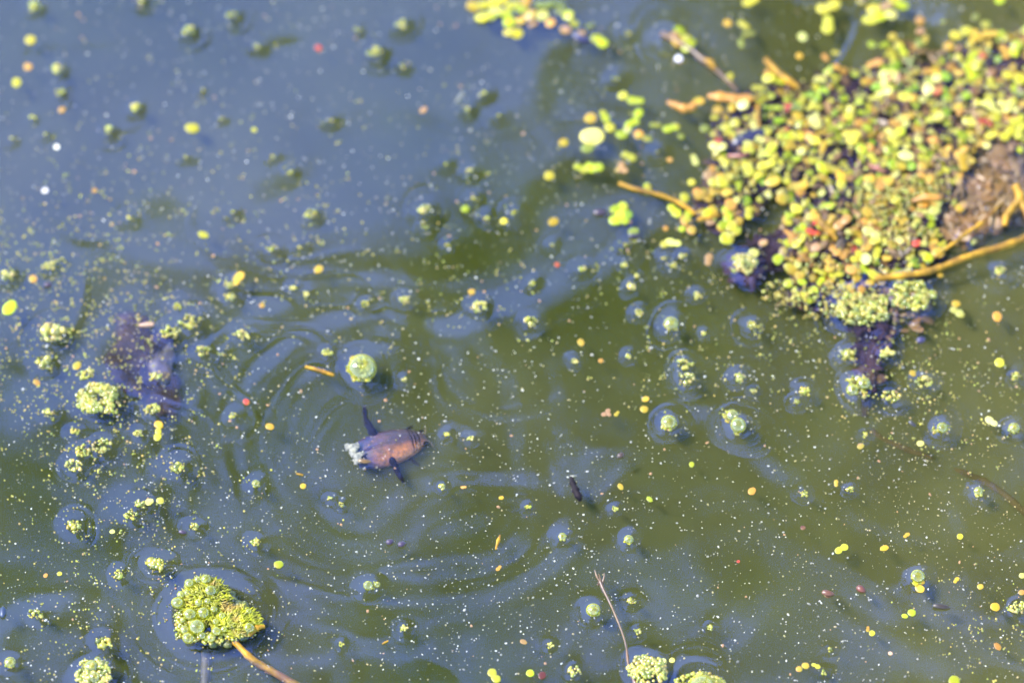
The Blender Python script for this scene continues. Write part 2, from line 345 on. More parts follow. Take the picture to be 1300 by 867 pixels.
# ------------------------------------------------------------------ algae clumps and bubbles
def grains(px, py, rx, ry, n, rmin, rmax, zh=.0012, hole=0, rot=0, out=None, base=0):
    rows = []; c, s = math.cos(rot), math.sin(rot)
    for _ in range(n):
        while True:
            u, v = R.uniform(-1, 1), R.uniform(-1, 1); q = math.hypot(u, v)
            if hole <= q <= 1*(1+.12*math.sin(5*math.atan2(v, u)+px)): break
        X, Y = u*rx, v*ry; p = at(px+X*c-Y*s, py+X*s+Y*c); r = (rmin*.8+(rmax*1.1-rmin*.8)*R.random()**1.8)*MM*(1-.2*q)
        rows.append((p.x, p.y, hz(p.x, p.y)+base+zh*(1-q*q)*R.uniform(.2, 1)+r*.2, r, r, r*.85, 0))
    return rows
BUBMESH = mesh_np('bubble', *ICO[3])
BUBMESH.materials.append(M_bub)
def bubble(px, py, r, parent=None, name='bubble', up=.1, origin=Vector((0, 0, 0))):
    p = at(px, py); o = put(name, BUBMESH, None, parent)
    o.location = Vector((p.x, p.y, hz(p.x, p.y)+r*MM*up))-origin; o.scale = (r*MM, r*MM, r*MM*R.uniform(.66, .8)); o.rotation_euler = (R.uniform(-.3, .3), R.uniform(-.3, .3), R.uniform(0, 6))
    return o
LOOKC = ['small green algae bud', 'little cluster of algae beads', 'small knot of yellowish algae beads', 'tiny heap of green algae beads']
def bud(px, py, r, ring, k):
    r = r*(.82 if k == 'c' else 1)
    sharp = py > 330
    if k == 'c':
        n = int(5+r*1.5); rows = grains(px, py, r*.85, r*.62, n, r*.16, r*.36, r*MM*.2)
        rows += [(*rows[0][:3], r*.42*MM, r*.42*MM, r*.3*MM, 0)]
        if sharp: rows += grains(px, py, r*1.1, r*.9, n, 1.0, 2.0, .0003)
        look = LOOKC[R.randrange(4)] if py > 230 else 'blurred green algae bud'
        mt = M_gran if R.random() < .7 else M_granp
        o = put('algae_bud', mesh_np('algae_bud', *many(rows, 2, .04)), mt); tag(o, where(px, py, look), 'algae', 'algae buds dotted over the pond', 'stuff' if False else None)
    elif k == 'o':
        rows = grains(px, py, r, r*.62, int(10+r*2), 1.3, 2.9, .0005, hole=.25, rot=R.uniform(-.4, .2))
        o = put('algae_patch', mesh_np('algae_patch', *many(rows, 2, .04)), M_gran if R.random() < .5 else M_granp)
        tag(o, where(px, py, 'loose open patch of green algae beads'), 'algae', 'loose patches of algae beads')
    else:
        p = at(px, py); e = bpy.data.objects.new('bubble_cluster', None); COL.objects.link(e); e.location = p
        tag(e, where(px, py, 'clear green rimmed gas bubble' if r < 15 else 'large clear green gas bubble'), 'bubble', 'gas bubbles dotted over the pond')
        bubble(px, py, r, e, 'bubble', .1, p)
        rows = grains(px, py+r*.25, r*.95, r*.7, int(10+r*2.2), 1.2, 2.4, .0002, hole=.5)
        d = put('algae_beads', mesh_np('algae_beads', *many(rows, 2)), M_gran); d.parent = e; d.location = -p; d['kind'] = 'stuff'
        # the green film the bubble sits on
        rows = [(p.x, p.y, hz(p.x, p.y)-r*MM*.25, r*MM*.8, r*MM*.75, r*MM*.22, R.uniform(0, 3))]
        d = put('algae_film', mesh_np('algae_film', *many(rows, 3, .03)), M_gran); d.parent = e; d.location = -p
        return e
    return o
SPECIAL = {(460, 471), (937, 542), (1090, 493), (468, 745), (1196, 545)}
for b in BUDS:
    if (b[0], b[1]) in SPECIAL: continue
    bud(*b)
def cluster(name, label, px, py, bubs, gr, group=None, mat=None):
    """bubble group: bubbles as parts, beads round them as one mass"""
    p = at(px, py); e = bpy.data.objects.new(name, None); COL.objects.link(e); e.location = p
    tag(e, label, 'algae' if 'clump' in name else 'bubble', group)
    for (x, y, r) in bubs: bubble(x, y, r, e, 'bubble', .1, p)
    rows = []
    for g in gr: rows += grains(*g[:5], g[5], g[6], g[7] if len(g) > 7 else .0005, g[8] if len(g) > 8 else 0)
    d = put('algae_beads', mesh_np('algae_beads', *many(rows, 2, .03)), mat or M_gran, e); d.location = -p; d['kind'] = 'stuff'
    return e
GB = 'gas bubbles dotted over the pond'
lone = cluster('bubble_cluster', 'large bright green gas bubble with an orange frond on its top edge', 460, 471, [(460, 470, 18.5)],
        [(459, 484, 11, 3, 16, 1.8, 2.8, .0002), (456, 471, 17, 14, 60, 1.2, 2.2, .0003, .75), (463, 468, 13, 11, 40, 2, 4, .0003)], GB)
cluster('bubble_cluster', 'twin green gas bubbles touching one another in a wide ringed dimple', 933, 535, [(929, 528, 8), (937, 542, 10)],
        [(923, 527, 5, 6, 14, 1.3, 2.2), (936, 551, 6, 3, 8, 1.3, 2.4), (930, 532, 12, 9, 12, 1.2, 1.8)], GB)
cluster('bubble_cluster', 'heaped green gas bubbles in a dark ringed dimple below the mat', 1090, 493, [(1096, 490, 9), (1082, 497, 8), (1089, 484, 5)],
        [(1089, 491, 17, 14, 60, 1.5, 3, .0015), (1098, 503, 6, 4, 12, 1.6, 3)], GB)
cluster('bubble_cluster', 'pair of small green bubbles, one bigger, above the bottom edge', 471, 744, [(467.5, 745, 6), (478.5, 743, 4.2)], [(471, 744, 11, 6, 10, 1, 1.8)], GB)
cluster('bubble_cluster', 'green bubble with beads on both sides near the right edge', 1196, 545, [(1196, 545, 7)], [(1187, 547, 5, 5, 14, 1.3, 2.4), (1203, 543, 5, 4, 8, 1.3, 2.2)], GB)
cluster('algae_clump', 'ring shaped clump of green algae beads with an open middle', 124, 508, [], [(123, 507, 26, 19, 230, 1.6, 3.6, .0007, .36), (112, 514, 13, 12, 90, 1.8, 3.6, .0010, 0), (136, 500, 13, 10, 70, 1.6, 3.4, .0008, 0), (146, 520, 12, 7, 14, 1.4, 2.4, .0003, 0)])
cluster('algae_clump', 'bright clump of beads and bubbles in the bottom left corner', 119, 856, [(116, 848, 9), (119, 862, 8.5), (130, 859, 5), (128, 846, 3.5), (108, 858, 4.5), (124, 838, 4), (109, 866, 4)], [(119, 857, 23, 18, 230, 1.4, 3.4, .0014)], mat=M_granp)
cluster('algae_clump', 'dense round clump of pale beads at the foot of the twig', 823, 851, [], [(822, 852, 25, 18, 300, 1.5, 3.6, .0012)], mat=M_granp)
cluster('algae_clump', 'smooth green algae dome cut off by the bottom edge', 889, 868, [(889, 873, 17)], [(889, 872, 32, 18, 420, 1.6, 3.0, .0018)])
cluster('algae_clump', 'yellow and green clump of beads at the foot of the mat', 1095, 395, [(1101, 399, 7), (1090, 405, 6)], [(1092, 394, 36, 20, 230, 1.8, 4.2, .0012)])
cluster('algae_clump', 'round clump of green beads and fronds right of the mat foot', 1158, 377, [(1150, 384, 5)], [(1158, 377, 28, 19, 220, 1.8, 3.8, .0012, .2)])
cluster('algae_clump', 'olive clump of beads at the left foot of the mat', 946, 338, [], [(944, 337, 17, 14, 110, 1.6, 3.6, .0008)], mat=M_granp)

# ------------------------------------------------------------------ duckweed
def frond_mesh(lobes, seg=14):
    """lobes: (cx, cy, rx, ry, rot, z) in frond lengths; each a thick convex disc"""
    Vs, Fs = [], []; base = 0
    for (cx, cy, rx, ry, rot, z) in lobes:
        rings = [(0, .10), (.45, .11), (.8, .085), (.96, .03), (1.0, -.01), (.92, -.06), (0, -.10)]; v = []; ids = []
        for (q, zz) in rings:
            if q == 0: ids.append([len(v)]); v.append((0, 0, zz)); continue
            row = []
            for k in range(seg):
                a = 2*math.pi*k/seg; e = 1+.12*math.cos(a)-.05*math.cos(2*a)+.035*math.sin(5*a+rx*9)+.03*math.sin(3*a+ry*7)
                row.append(len(v)); v.append((q*rx*math.cos(a)*e, q*ry*math.sin(a)*e, zz))
            ids.append(row)
        for i in range(len(ids)-1):
            a, b = ids[i], ids[i+1]
            for k in range(seg):
                k2 = (k+1) % seg
                if len(a) == 1: Fs.append((a[0]+base, b[k]+base, b[k2]+base))
                elif len(b) == 1: Fs.append((a[k]+base, b[0]+base, a[k2]+base))
                else: Fs.append((a[k]+base, b[k]+base, b[k2]+base)); Fs.append((a[k]+base, b[k2]+base, a[k2]+base))
        c, s = math.cos(rot), math.sin(rot)
        for (x, y, zz) in v: Vs.append((cx+x*c-y*s, cy+x*s+y*c, z+zz*min(rx, ry)))
        base += len(v)
    return np.array(Vs), np.array(Fs)
LOBES = [[(0, 0, 1, .72, 0, 0)], [(0, 0, 1, .85, 0, 0)], [(-.35, 0, .8, .6, .1, 0), (.62, .28, .62, .5, .6, .06)], [(-.4, .1, .72, .58, 2.9, 0), (.5, .1, .72, .55, .3, .05)],
         [(-.5, 0, .62, .5, 3.1, 0), (.45, .35, .62, .5, .7, .05), (.3, -.5, .5, .42, -.9, .09)], [(0, 0, 1, .6, 0, 0)]]
FM = [frond_mesh(l) for l in LOBES]
FME = [mesh_np('duckweed_frond', *f) for f in FM]
for m in FME: m.materials.append(M_frond)
FC = {'green': (.13, .19, .006), 'yellow': (.27, .235, .014), 'lime': (.20, .225, .006), 'pale': (.33, .30, .07), 'orange': (.26, .125, .018), 'gold': (.27, .165, .012), 'red': (.26, .03, .016), 'olive': (.09, .10, .014), 'brown': (.075, .035, .012), 'pink': (.3, .18, .13), 'maroon': (.05, .012, .012), 'tan': (.2, .11, .04), 'white': (.42, .40, .38), 'purple': (.02, .012, .03)}
def vary(c, a=.15):
    k = R.uniform(1-a, 1+a); k *= 1.15; return (c[0]*k*R.uniform(.94, 1.12), c[1]*k, c[2]*k*R.uniform(.8, 1.3), 1)
def frond(px, py, r, color, shape=None, label=None, rot=None, tilt=.1, z=0, name='duckweed_frond', group='duckweed fronds floating loose', cat='duckweed', asp=1):
    p = at(px, py); k = R.randrange(2) if shape is None else shape
    o = bpy.data.objects.new(name, FME[k]); COL.objects.link(o)
    o.location = (p.x, p.y, hz(p.x, p.y)+.0002+z); o.scale = (r*MM, r*MM*asp, r*MM)
    o.rotation_euler = (R.uniform(-tilt, tilt), R.uniform(-tilt, tilt), R.uniform(0, 6.28) if rot is None else rot); o.color = vary(FC[color], .3)
    tag(o, label, cat, group); return o
CW = {'yellow': 'yellow green', 'lime': 'lime green', 'gold': 'golden yellow', 'white': 'whitish'}
SW = {0: 'oval', 1: 'round', 2: 'two lobed', 3: 'two lobed', 4: 'three lobed', 5: 'slim'}
LOOSE = [(39,52,8,'yellow',1),(35,85,6,'orange',1),(21,106,8,'yellow',0),(79,140,5,'orange',1),(323,166,4,'yellow',1),(404,61,5,'red',1),
 (538,140,6,'tan',5),(790,122,7,'yellow',1),(805,129,10,'lime',2),(810,145,8,'lime',0),(802,156,9,'lime',3),(796,165,6,'pale',1),
 (788,171,9,'lime',0),(774,163,8,'yellow',1),(769,149,9,'lime',2),(749,151,9,'gold',1),(747,188,10,'olive',0),(715,182,7,'gold',1),(811,172,7,'orange',1),(823,177,7,'olive',0),
 (831,160,7,'olive',2),(852,162,10,'lime',3),(865,174,5,'olive',1),(800,199,9,'yellow',2),(697,224,8,'yellow',1),(739,214,9,'lime',2),(750,214,9,'lime',0),(760,213,8,'lime',1),(789,214,9,'tan',4),(850,203,4,'orange',1),
 (923,30,6,'gold',1),(943,33,8,'yellow',3),(950,43,8,'olive',3),(940,55,7,'olive',2),(952,4,10,'yellow',2),(1052,11,14,'yellow',3),(1052,34,13,'yellow',2),(1019,48,8,'pale',0),(1168,28,7,'orange',1),(1168,41,7,'tan',0),(1214,46,9,'yellow',0),(1226,40,8,'yellow',1),(1239,22,6,'olive',1),(1269,1,8,'lime',0),
 (259,299,8,'yellow',5),(302,353,10,'gold',2),(42,355,6,'orange',1),(13,390,13,'lime',5),(120,243,4,'orange',1),(590,266,6,'lime',1),(640,281,5,'yellow',1),(404,343,7,'gold',0),(333,388,4,'orange',1),(599,370,5,'gold',1),
 (702,282,8,'gold',0),(805,294,8,'olive',0),(822,239,8,'lime',5),(869,252,8,'yellow',0),(858,269,10,'lime',2),(872,275,9,'lime',3),(924,272,10,'lime',3),(843,311,6,'yellow',1),(853,309,9,'pale',2),(878,293,8,'orange',0),(866,291,5,'lime',1),(845,291,4,'orange',1),(707,336,4,'red',1),
 (899,329,8,'tan',2),(737,434,6,'gold',0),(1217,397,9,'pale',2),(1213,386,6,'gold',1),(1266,403,9,'orange',0),(1000,361,7,'lime',1),(1019,359,7,'lime',0),
 (98,464,8,'gold',0),(47,486,7,'orange',5),(202,540,8,'gold',0),(201,553,9,'yellow',2),(313,511,6,'red',0),(190,637,7,'pale',0),(204,636,6,'pale',1),(451,457,8,'gold',5),
 (343,542,7,'gold',0),(385,617,5,'gold',1),(588,619,3.6,'orange',2),(636,632,4,'gold',0),(738,436,6,'gold',0),(763,458,4,'orange',1),(819,507,6,'gold',0),(818,520,6.5,'gold',1),(770,525,7,'tan',4),(783,526,4.5,'gold',2),
 (878,590,5,'lime',0),(788,618,6,'gold',5),(825,634,6,'lime',5),(955,623,7,'orange',0),(1159,475,6,'gold',0),(1269,460,8,'yellow',1),(1168,563,6,'pale',1),(1257,535,9,'pale',2),(1093,566,6,'tan',0),(1061,613,5,'gold',2),
 (143,675,4,'pale',1),(58,730,4,'orange',0),(76,728,4,'yellow',1),(353,717,7.5,'lime',1),(633,722,4.5,'orange',2),(626,858,11,'yellow',3),(673,854,6.5,'lime',1),(688,858,7,'maroon',0),
 (842,841,5,'pale',1),(853,839,4.6,'pale',1),(665,815,6,'tan',5),(1068,696,9,'yellow',3),(1122,696,7,'gold',5),(1151,679,5,'gold',2),(1019,670,4,'maroon',1),(1052,754,7,'brown',0),(1162,741,5,'yellow',1),(1167,747,8,'gold',0),(1171,740,4,'gold',1),
 (1158,778,6.5,'lime',1),(1149,782,5,'lime',0),(1214,736,5,'gold',2),(1244,745,5,'gold',1),(1264,771,7.5,'gold',1),(1107,804,5,'yellow',1),(1102,799,4,'orange',2),(1015,849,5,'orange',1),(1023,845,6,'gold',1),(1037,845,6,'yellow',2),
 (1211,864,9,'lime',1),(1266,820,7,'orange',5),(1297,752,5,'orange',1),(1297,731,5,'pale',1),(1219,681,5,'yellow',1),(1130,829,3.4,'pink',1),(937,713,2.6,'red',1),(57,243,5,'white',1),(72,187,4,'white',1),(862,75,5.5,'white',1)]
LOOSE += [(x, y, r, c, s) for (x, y, r, c, s) in [(783, 266, 9, 'lime', 0), (790, 262, 8, 'lime', 1), (797, 272, 8, 'green', 0), (782, 280, 9, 'lime', 1), (792, 279, 8, 'lime', 0), (787, 272, 7, 'yellow', 1),
          (920, 286, 9, 'lime', 0), (928, 288, 9, 'yellow', 1), (934, 295, 8, 'lime', 0), (924, 304, 10, 'lime', 1)]]
for (px, py, r, c, s) in LOOSE:
    word = 'small' if r < 6 else ('large' if r > 9 else '')
    frond(px, py, r*(.98 if py < 400 else .86), c, s, where(px, py, ' '.join(('%s %s %s duckweed frond' % (word, CW.get(c, c), SW[s])).split())))
frond(750, 174, 17, 'pale', 0, 'pale oval frond, the biggest in the open water left of the mat', rot=.05)
frond(243, 163, 10, 'yellow', 0, 'bright yellow green frond floating alone on the blue water at the upper left', rot=-.2)
lf = frond(1095, 2, 8, 'purple', 0, 'dark purple scrap beside the fronds at the top edge', name='plant_scrap', cat='plant scrap', group=None)
# the patch of duckweed at the top edge and two small rafts beside the mat
def raft(pts, lab, group):
    for (px, py, r, c, s, rt) in pts:
        frond(px, py, r, c, s, where(px, py, '%s %s frond %s' % (CW.get(c, c), SW[s], lab), 5), rot=rt, tilt=.25, z=R.uniform(0, .0006), group=group)
raft([(601,9,11,'gold',0,0),(613,8,9,'yellow',0,.2),(612,24,11,'yellow',0,.15),(622,22,9,'lime',0,.2),(628,14,9,'pale',1,0),(633,4,11,'yellow',3,.4),(641,18,10,'lime',1,0),(646,30,9,'lime',0,.4),(645,42,8,'yellow',0,0),(655,43,9,'yellow',1,0),
      (650,8,9,'yellow',2,0),(661,12,9,'lime',1,0),(668,4,9,'orange',0,1.5),(672,20,9,'gold',1,0),(687,20,10,'pale',0,0),(698,30,7,'orange',1,0),(690,9,10,'olive',3,0),(705,6,10,'olive',3,0),(720,20,9,'lime',0,-.6),(729,30,8,'yellow',0,-.5),(717,39,8,'tan',1,0),
      (737,44,6,'tan',1,0),(748,34,6,'olive',2,0),(757,50,9,'lime',0,-.3),(764,56,8,'lime',1,0),(711,14,9,'olive',0,0),(660,28,7,'gold',1,0),(676,32,6,'tan',2,0)], 'in the top patch', 'duckweed patch at the top edge')
raft([(862,40,8,'lime',0,-.8),(870,49,8,'yellow',0,-.8),(860,54,9,'gold',1,0),(875,56,9,'lime',0,.6),(871,62,7,'lime',1,0),(856,46,7,'tan',1,0)], 'at the twig head', 'duckweed at the twig')
raft([(1108,14,10,'yellow',0,-.3),(1117,22,8,'lime',1,0),(1130,20,9,'pale',0,0),(1104,27,12,'yellow',0,.1),(1135,2,10,'yellow',1,0),(1144,8,10,'lime',0,-.3),(1124,10,8,'tan',2,0),(1131,20,4,'orange',1,0),(1112,4,8,'olive',2,0)], 'in the upper right raft', 'small duckweed raft at the top right')

MAT = [(905,160),(905,140),(935,128),(962,108),(985,95),(1020,102),(1045,88),(1100,88),(1130,62),(1150,48),(1168,60),(1180,85),(1200,78),(1225,62),(1240,45),(1300,38),(1370,20),(1390,180),(1300,178),(1265,172),(1240,185),(1225,215),(1205,240),(1190,255),(1192,290),(1200,318),(1185,338),(1150,352),(1120,355),(1105,370),(1060,378),(1040,352),(1010,350),(988,335),(990,300),(1000,275),(985,240),(960,262),(935,285),(925,305),(908,285),(880,262),(900,222)]
def inside(x, y, P):
    c = False; j = len(P)-1
    for i in range(len(P)):
        if (P[i][1] > y) != (P[j][1] > y) and x < (P[j][0]-P[i][0])*(y-P[i][1])/(P[j][1]-P[i][1])+P[i][0]: c = not c
        j = i
    return c
THIN = [(1100,310,72,36),(935,170,24,20),(985,260,20,24),(1020,330,38,16)]       # spots where water and rot show
def dens(x, y):
    d = (1.0 if y < 235 else .72)*(1 if vnoise(np.array(x/26.), np.array(y/20.+60)).item() > -.06 else .15)
    for (a, b, c, e) in THIN:
        if ((x-a)/c)**2+((y-b)/e)**2 < 1: d = min(d, .22)
    if x < 960 and y < 215: d = min(d, .5)
    if y < 125 and x < 1110: d *= .55
    if y < 85: d *= .7
    return d
pts = []; grid = {}
tries = 0
while tries < 26000:
    tries += 1; x, y = R.uniform(875, 1375), R.uniform(15, 400)
    if not inside(x, y, MAT) or R.random() > dens(x, y): continue
    g0 = (int(x//10), int(y//10)); ok = True
    for gx in (-1, 0, 1):
        for gy in (-1, 0, 1):
            for (a, b) in grid.get((g0[0]+gx, g0[1]+gy), ()):
                if math.hypot(a-x, (b-y)*1.15) < 9.8: ok = False
    if ok: grid.setdefault(g0, []).append((x, y)); pts.append((x, y))
def matcol(x, y):
    u = R.random(); br = .13 if y < 150 else (.17 if y < 230 else .24)
    if x > 1180: br += .06
    if u < .17: return 'lime'
    if u < .40: return 'yellow'
    if u < .52: return 'pale'
    if u < .52+br: return 'gold'
    if u < .52+br*1.8: return 'orange'
    if u < .535+br*1.8: return 'red'
    return R.choice(['green', 'green', 'lime', 'tan', 'brown', 'olive', 'yellow'])
SIDE = lambda x, y: ('upper left' if x < 1020 else ('upper middle' if x < 1150 else 'upper right')) if y < 170 else ('left' if x < 1020 else ('middle' if x < 1120 else 'right')) if y < 260 else 'lower'
R.shuffle(pts)
inview = [p for p in pts if p[0] < 1300]; rest = [p for p in pts if p[0] >= 1300]
sz = lambda: R.choice([5.6, 6.4, 7.0, 7.6, 8.8])
NIND = 150
reds = [(1126, 98, 5, 'red'), (1247, 72, 6, 'red'), (1030, 297, 7, 'red'), (1163, 309, 7, 'red'), (1035, 284, 4, 'red')]
plan = [(x, y, sz(), matcol(x, y)) for (x, y) in inview]
plan.sort(key=lambda t: -t[2]); head, tail = plan[:NIND], plan[NIND:]
for (x, y, r, c) in head+reds:
    s = R.choice([0, 0, 1, 1, 2, 3, 4, 5]); r = r*(1.0 if s < 2 else 1.25)
    frond(x, y, r, c, s, where(x, y, '%s %s mat frond' % (CW.get(c, c), SW[s]), 5), tilt=.26, z=R.uniform(-.0006, .0009), group='duckweed fronds of the floating mat')
stray = 0
while stray < 34:
    x, y = R.uniform(865, 1299), R.uniform(30, 395)
    if inside(x, y, MAT) or min(math.hypot(x-a, y-b) for a, b in MAT) > 34: continue
    c = R.choice(['yellow', 'lime', 'gold', 'pale', 'orange', 'tan', 'olive']); sh = R.choice([0, 1, 1, 2]); stray += 1
    frond(x, y, R.uniform(4.5, 8), c, sh, where(x, y, 'stray %s %s frond' % (CW.get(c, c), SW[sh]), 5), group='stray fronds round the mat')
bycol = {}
for (x, y, r, c) in tail+[(x, y, sz(), matcol(x, y)) for (x, y) in rest]: bycol.setdefault(c, []).append((x, y, r))
matroot = bpy.data.objects.new('duckweed_mat', None); COL.objects.link(matroot); matroot.location = at(1090, 210)
tag(matroot, 'dense floating mat of mixed duckweed filling the upper right', 'duckweed'); matroot['kind'] = 'stuff'
def tilted(V, r, rz, tx, ty, loc):
    Mx = Matrix.Translation(loc) @ Matrix.Rotation(rz, 4, 'Z') @ Matrix.Rotation(tx, 4, 'X') @ Matrix.Rotation(ty, 4, 'Y') @ Matrix.Scale(r, 4)
    A = np.array(Mx)[:3]; return V @ A[:, :3].T + A[:, 3]
FCM = {}
for c, L in bycol.items():
    VV, FF, b = [], [], 0
    for (x, y, r) in L:
        k = R.choice([0, 0, 1, 1, 2, 3, 4]); p = at(x, y)
        v = tilted(FM[k][0], r*MM*(1 if k < 2 else 1.2), R.uniform(0, 6.28), R.uniform(-.28, .28), R.uniform(-.28, .28), (p.x, p.y, hz(p.x, p.y)+R.uniform(-.0011, .0004)))
        VV.append(v); FF.append(FM[k][1]+b); b += len(v)
    o = put('duckweed', mesh_np('duckweed', np.concatenate(VV), np.concatenate(FF)), M_frond, matroot); o.location = -matroot.location; o.color = (*FC[c], 1); o['kind'] = 'stuff'

# rot, roots, flakes painting gap shade and small grains in and under the mat
def flakes(name, spots, n, mat, size, zr, label, cat, parent=None, stretch=1.4):
    VV, FF, b = [], [], 0
    for _ in range(n):
        if callable(spots): x, y = spots()
        else:
            a, c, rx, ry = R.choice(spots); q, t = math.sqrt(R.random()), R.uniform(0, 6.28); x, y = a+rx*q*math.cos(t), c+ry*q*math.sin(t)
        p = at(x, y); r = R.uniform(*size)*MM; v = FM[5][0]*np.array([stretch*R.uniform(.6, 1.3), R.uniform(.5, 1.1), 1.2])
        v = tilted(v, r, R.uniform(0, 6.28), R.uniform(-.5, .5), R.uniform(-.4, .4), (p.x, p.y, hz(p.x, p.y)+R.uniform(*zr)))
        VV.append(v); FF.append(FM[5][1]+b); b += len(v)
    o = put(name, mesh_np(name, np.concatenate(VV), np.concatenate(FF)), mat, parent)
    if parent: o.location = -parent.location
    else: tag(o, label, cat)
    o['kind'] = 'stuff'; return o
def inmat():
    while True:
        x, y = R.uniform(875, 1375), R.uniform(15, 380)
        if inside(x, y, MAT): return x, y
flakes('debris_and_gap_shade', inmat, 2200, M_rot_shade, (4, 11), (-.0028, -.0007), '', '', matroot)  # dark purple flakes put the shade of the mat's gaps into colour
flakes('debris_and_gap_shade', [(1200,150,120,90),(1120,200,120,80),(1080,300,90,40)], 420, M_brown, (3, 8), (-.0012, .0004), '', '', matroot)
flakes('debris_and_gap_shade', [(1100,310,80,40),(1060,370,80,28),(1130,395,50,28),(1250,240,60,55),(935,170,28,26)], 260, M_brown, (3, 9), (-.004, -.0006), '', '', matroot)
rows = []
for _ in range(600):
    x, y = inmat(); p = at(x, y); r = R.uniform(1.2, 3.0)*MM; rows.append((p.x, p.y, hz(p.x, p.y)+R.uniform(-.0005, .0018), r, r, r*.8, 0))
for (a, c, rx, ry, n) in [(1130, 255, 50, 28, 260), (1180, 240, 30, 22, 120), (1150, 300, 40, 18, 120), (1060, 385, 70, 22, 200), (1000, 370, 36, 14, 70), (935, 225, 24, 30, 90)]:
    rows += grains(a, c, rx, ry, n, 1.5, 3.4, .0012)
half = len(rows)//2; R.shuffle(rows)
o = put('algae_beads', mesh_np('algae_beads', *many(rows[:half], 1)), M_granp, matroot); o.location = -matroot.location; o['kind'] = 'stuff'
o = put('algae_beads', mesh_np('algae_beads', *many(rows[half:], 1)), M_grany, matroot); o.location = -matroot.location; o['kind'] = 'stuff'
flakes('brown_algae', [(1255,225,55,45),(1225,262,40,35),(1290,220,40,50)], 420, M_brown, (7, 18), (-.0058, -.0018), 'brown sunken mass of algae under the surface right of the mat', 'algae')
o = flakes('rotting_plant', [(965,322,40,22),(945,340,24,18),(985,310,30,18)], 150, M_rot_shade, (5, 10), (-.003, -.0006), 'purplish rotting plant remains at the left foot of the mat', 'dead plant')
flakes('rotting_plant', [(1060,375,70,16),(1105,415,22,40),(1100,465,12,30)], 170, M_rot_shade, (5, 12), (-.0035, -.0004), 'purplish rotting strip hanging down below the foot of the mat', 'dead plant')

# ------------------------------------------------------------------ stems, twigs
def tube(pts, radii, seg=9, wob=.12, sub=5):
    P = [Vector(p) for p in pts]; out, rad = [], []
    for i in range(len(P)-1):
        p0, p1, p2, p3 = P[max(i-1, 0)], P[i], P[i+1], P[min(i+2, len(P)-1)]
        for k in range(sub+(i == len(P)-2)):
            t = k/sub; t2, t3 = t*t, t*t*t
            out.append(.5*((2*p1)+(p2-p0)*t+(2*p0-5*p1+4*p2-p3)*t2+(-p0+3*p1-3*p2+p3)*t3)); rad.append(radii[i]*(1-t)+radii[i+1]*t)
    V, F = [], []; n = len(out)
    for i, (c, r) in enumerate(zip(out, rad)):
        d = (out[min(i+1, n-1)]-out[max(i-1, 0)]).normalized(); a = d.cross(Vector((0, 0, 1))).normalized(); b = a.cross(d)
        w = 1+wob*R.uniform(-1, 1)+(.22 if i % sub == 0 and R.random() < .5 else 0)
        for k in range(seg):
            t = 2*math.pi*k/seg; V.append(c+(a*math.cos(t)+b*math.sin(t))*r*w*(1+wob*.4*R.uniform(-1, 1)))
    for i in range(n-1):
        for k in range(seg): k2 = (k+1) % seg; F.append((i*seg+k, i*seg+k2, (i+1)*seg+k2)); F.append((i*seg+k, (i+1)*seg+k2, (i+1)*seg+k))
    for end, off in ((0, 0), (1, (n-1)*seg)):
        V.append(out[0] if not end else out[-1]); c = len(V)-1
        for k in range(seg): k2 = (k+1) % seg; F.append((c, off+k2, off+k) if not end else (c, off+k, off+k2))
    return [tuple(v) for v in V], F
def stem(name, pts, mat, label=None, cat=None, parent=None, wob=.12):
    """pts: px, py, z in mm, radius px"""
    V, F = tube([at(x, y, z/1000) for (x, y, z, r) in pts], [r*MM for (*_, r) in pts], wob=wob)
    o = put(name, mesh_np(name, V, F), mat)
    if parent: o.parent = parent; o.location = -parent.location
    if label: tag(o, label, cat)
    return o
def root(name, px, py, label, cat, group=None):
    e = bpy.data.objects.new(name, None); COL.objects.link(e); e.location = at(px, py); tag(e, label, cat, group); return e
stem('straw_stalk', [(1110,354,-.5,4.5),(1145,350,.4,4.5),(1178,345,1,4),(1205,335,1.6,4.2),(1240,322,2,4.5),(1270,314,2,4.6),(1305,301,2.4,5),(1350,285,3,5)], M_straw, 'long thick straw stalk running from the mat foot to the right edge', 'straw')
stem('straw_stalk', [(1186,328,.5,1.8),(1205,313,1.2,2.2),(1225,298,1.5,2.4),(1245,284,1.6,2.4),(1260,270,.6,2),(1272,258,-1.5,2)], M_straw, 'thin straight straw above the long straw stalk', 'straw')
st = root('straw_stalk', 1285, 265, 'forked straw stalk standing at the right edge of the photo', 'straw')
stem('stalk', [(1276,287,0,4),(1278,276,1,5),(1286,264,2,4.5),(1295,252,3,6),(1290,236,3.5,5)], M_straw, parent=st); stem('stalk', [(1295,252,3,5),(1300,262,2.6,4.5),(1306,280,2,4)], M_straw, parent=st)
stem('straw_stalk', [(786,233,-.2,2.4),(806,240,.6,2.6),(828,245,.9,2.4),(853,253,1,2.6),(871,263,.8,2.8),(883,272,.2,2.2)], M_straw, 'curved straw stem floating left of the mat', 'straw')
stem('straw_stalk', [(885,279,.3,2.6),(900,276,.7,3),(914,273,.5,2.4)], M_straw, 'short orange straw piece at the end of the curved stem', 'straw')
tw = root('brown_twig', 900, 85, 'dark brown twig slanting from a tuft of fronds down to the mat', 'twig')
stem('stem', [(840,44,-.3,4.5),(858,52,.2,3.5),(878,64,.6,3.6),(893,77,.8,3.6),(910,90,.6,3),(928,107,.2,2.6),(936,116,-.4,2)], M_twig, parent=tw)
stem('bud_scale', [(895,76,1.4,2),(902,80,1.9,4.6),(908,88,1.4,2)], M_straw, parent=tw)
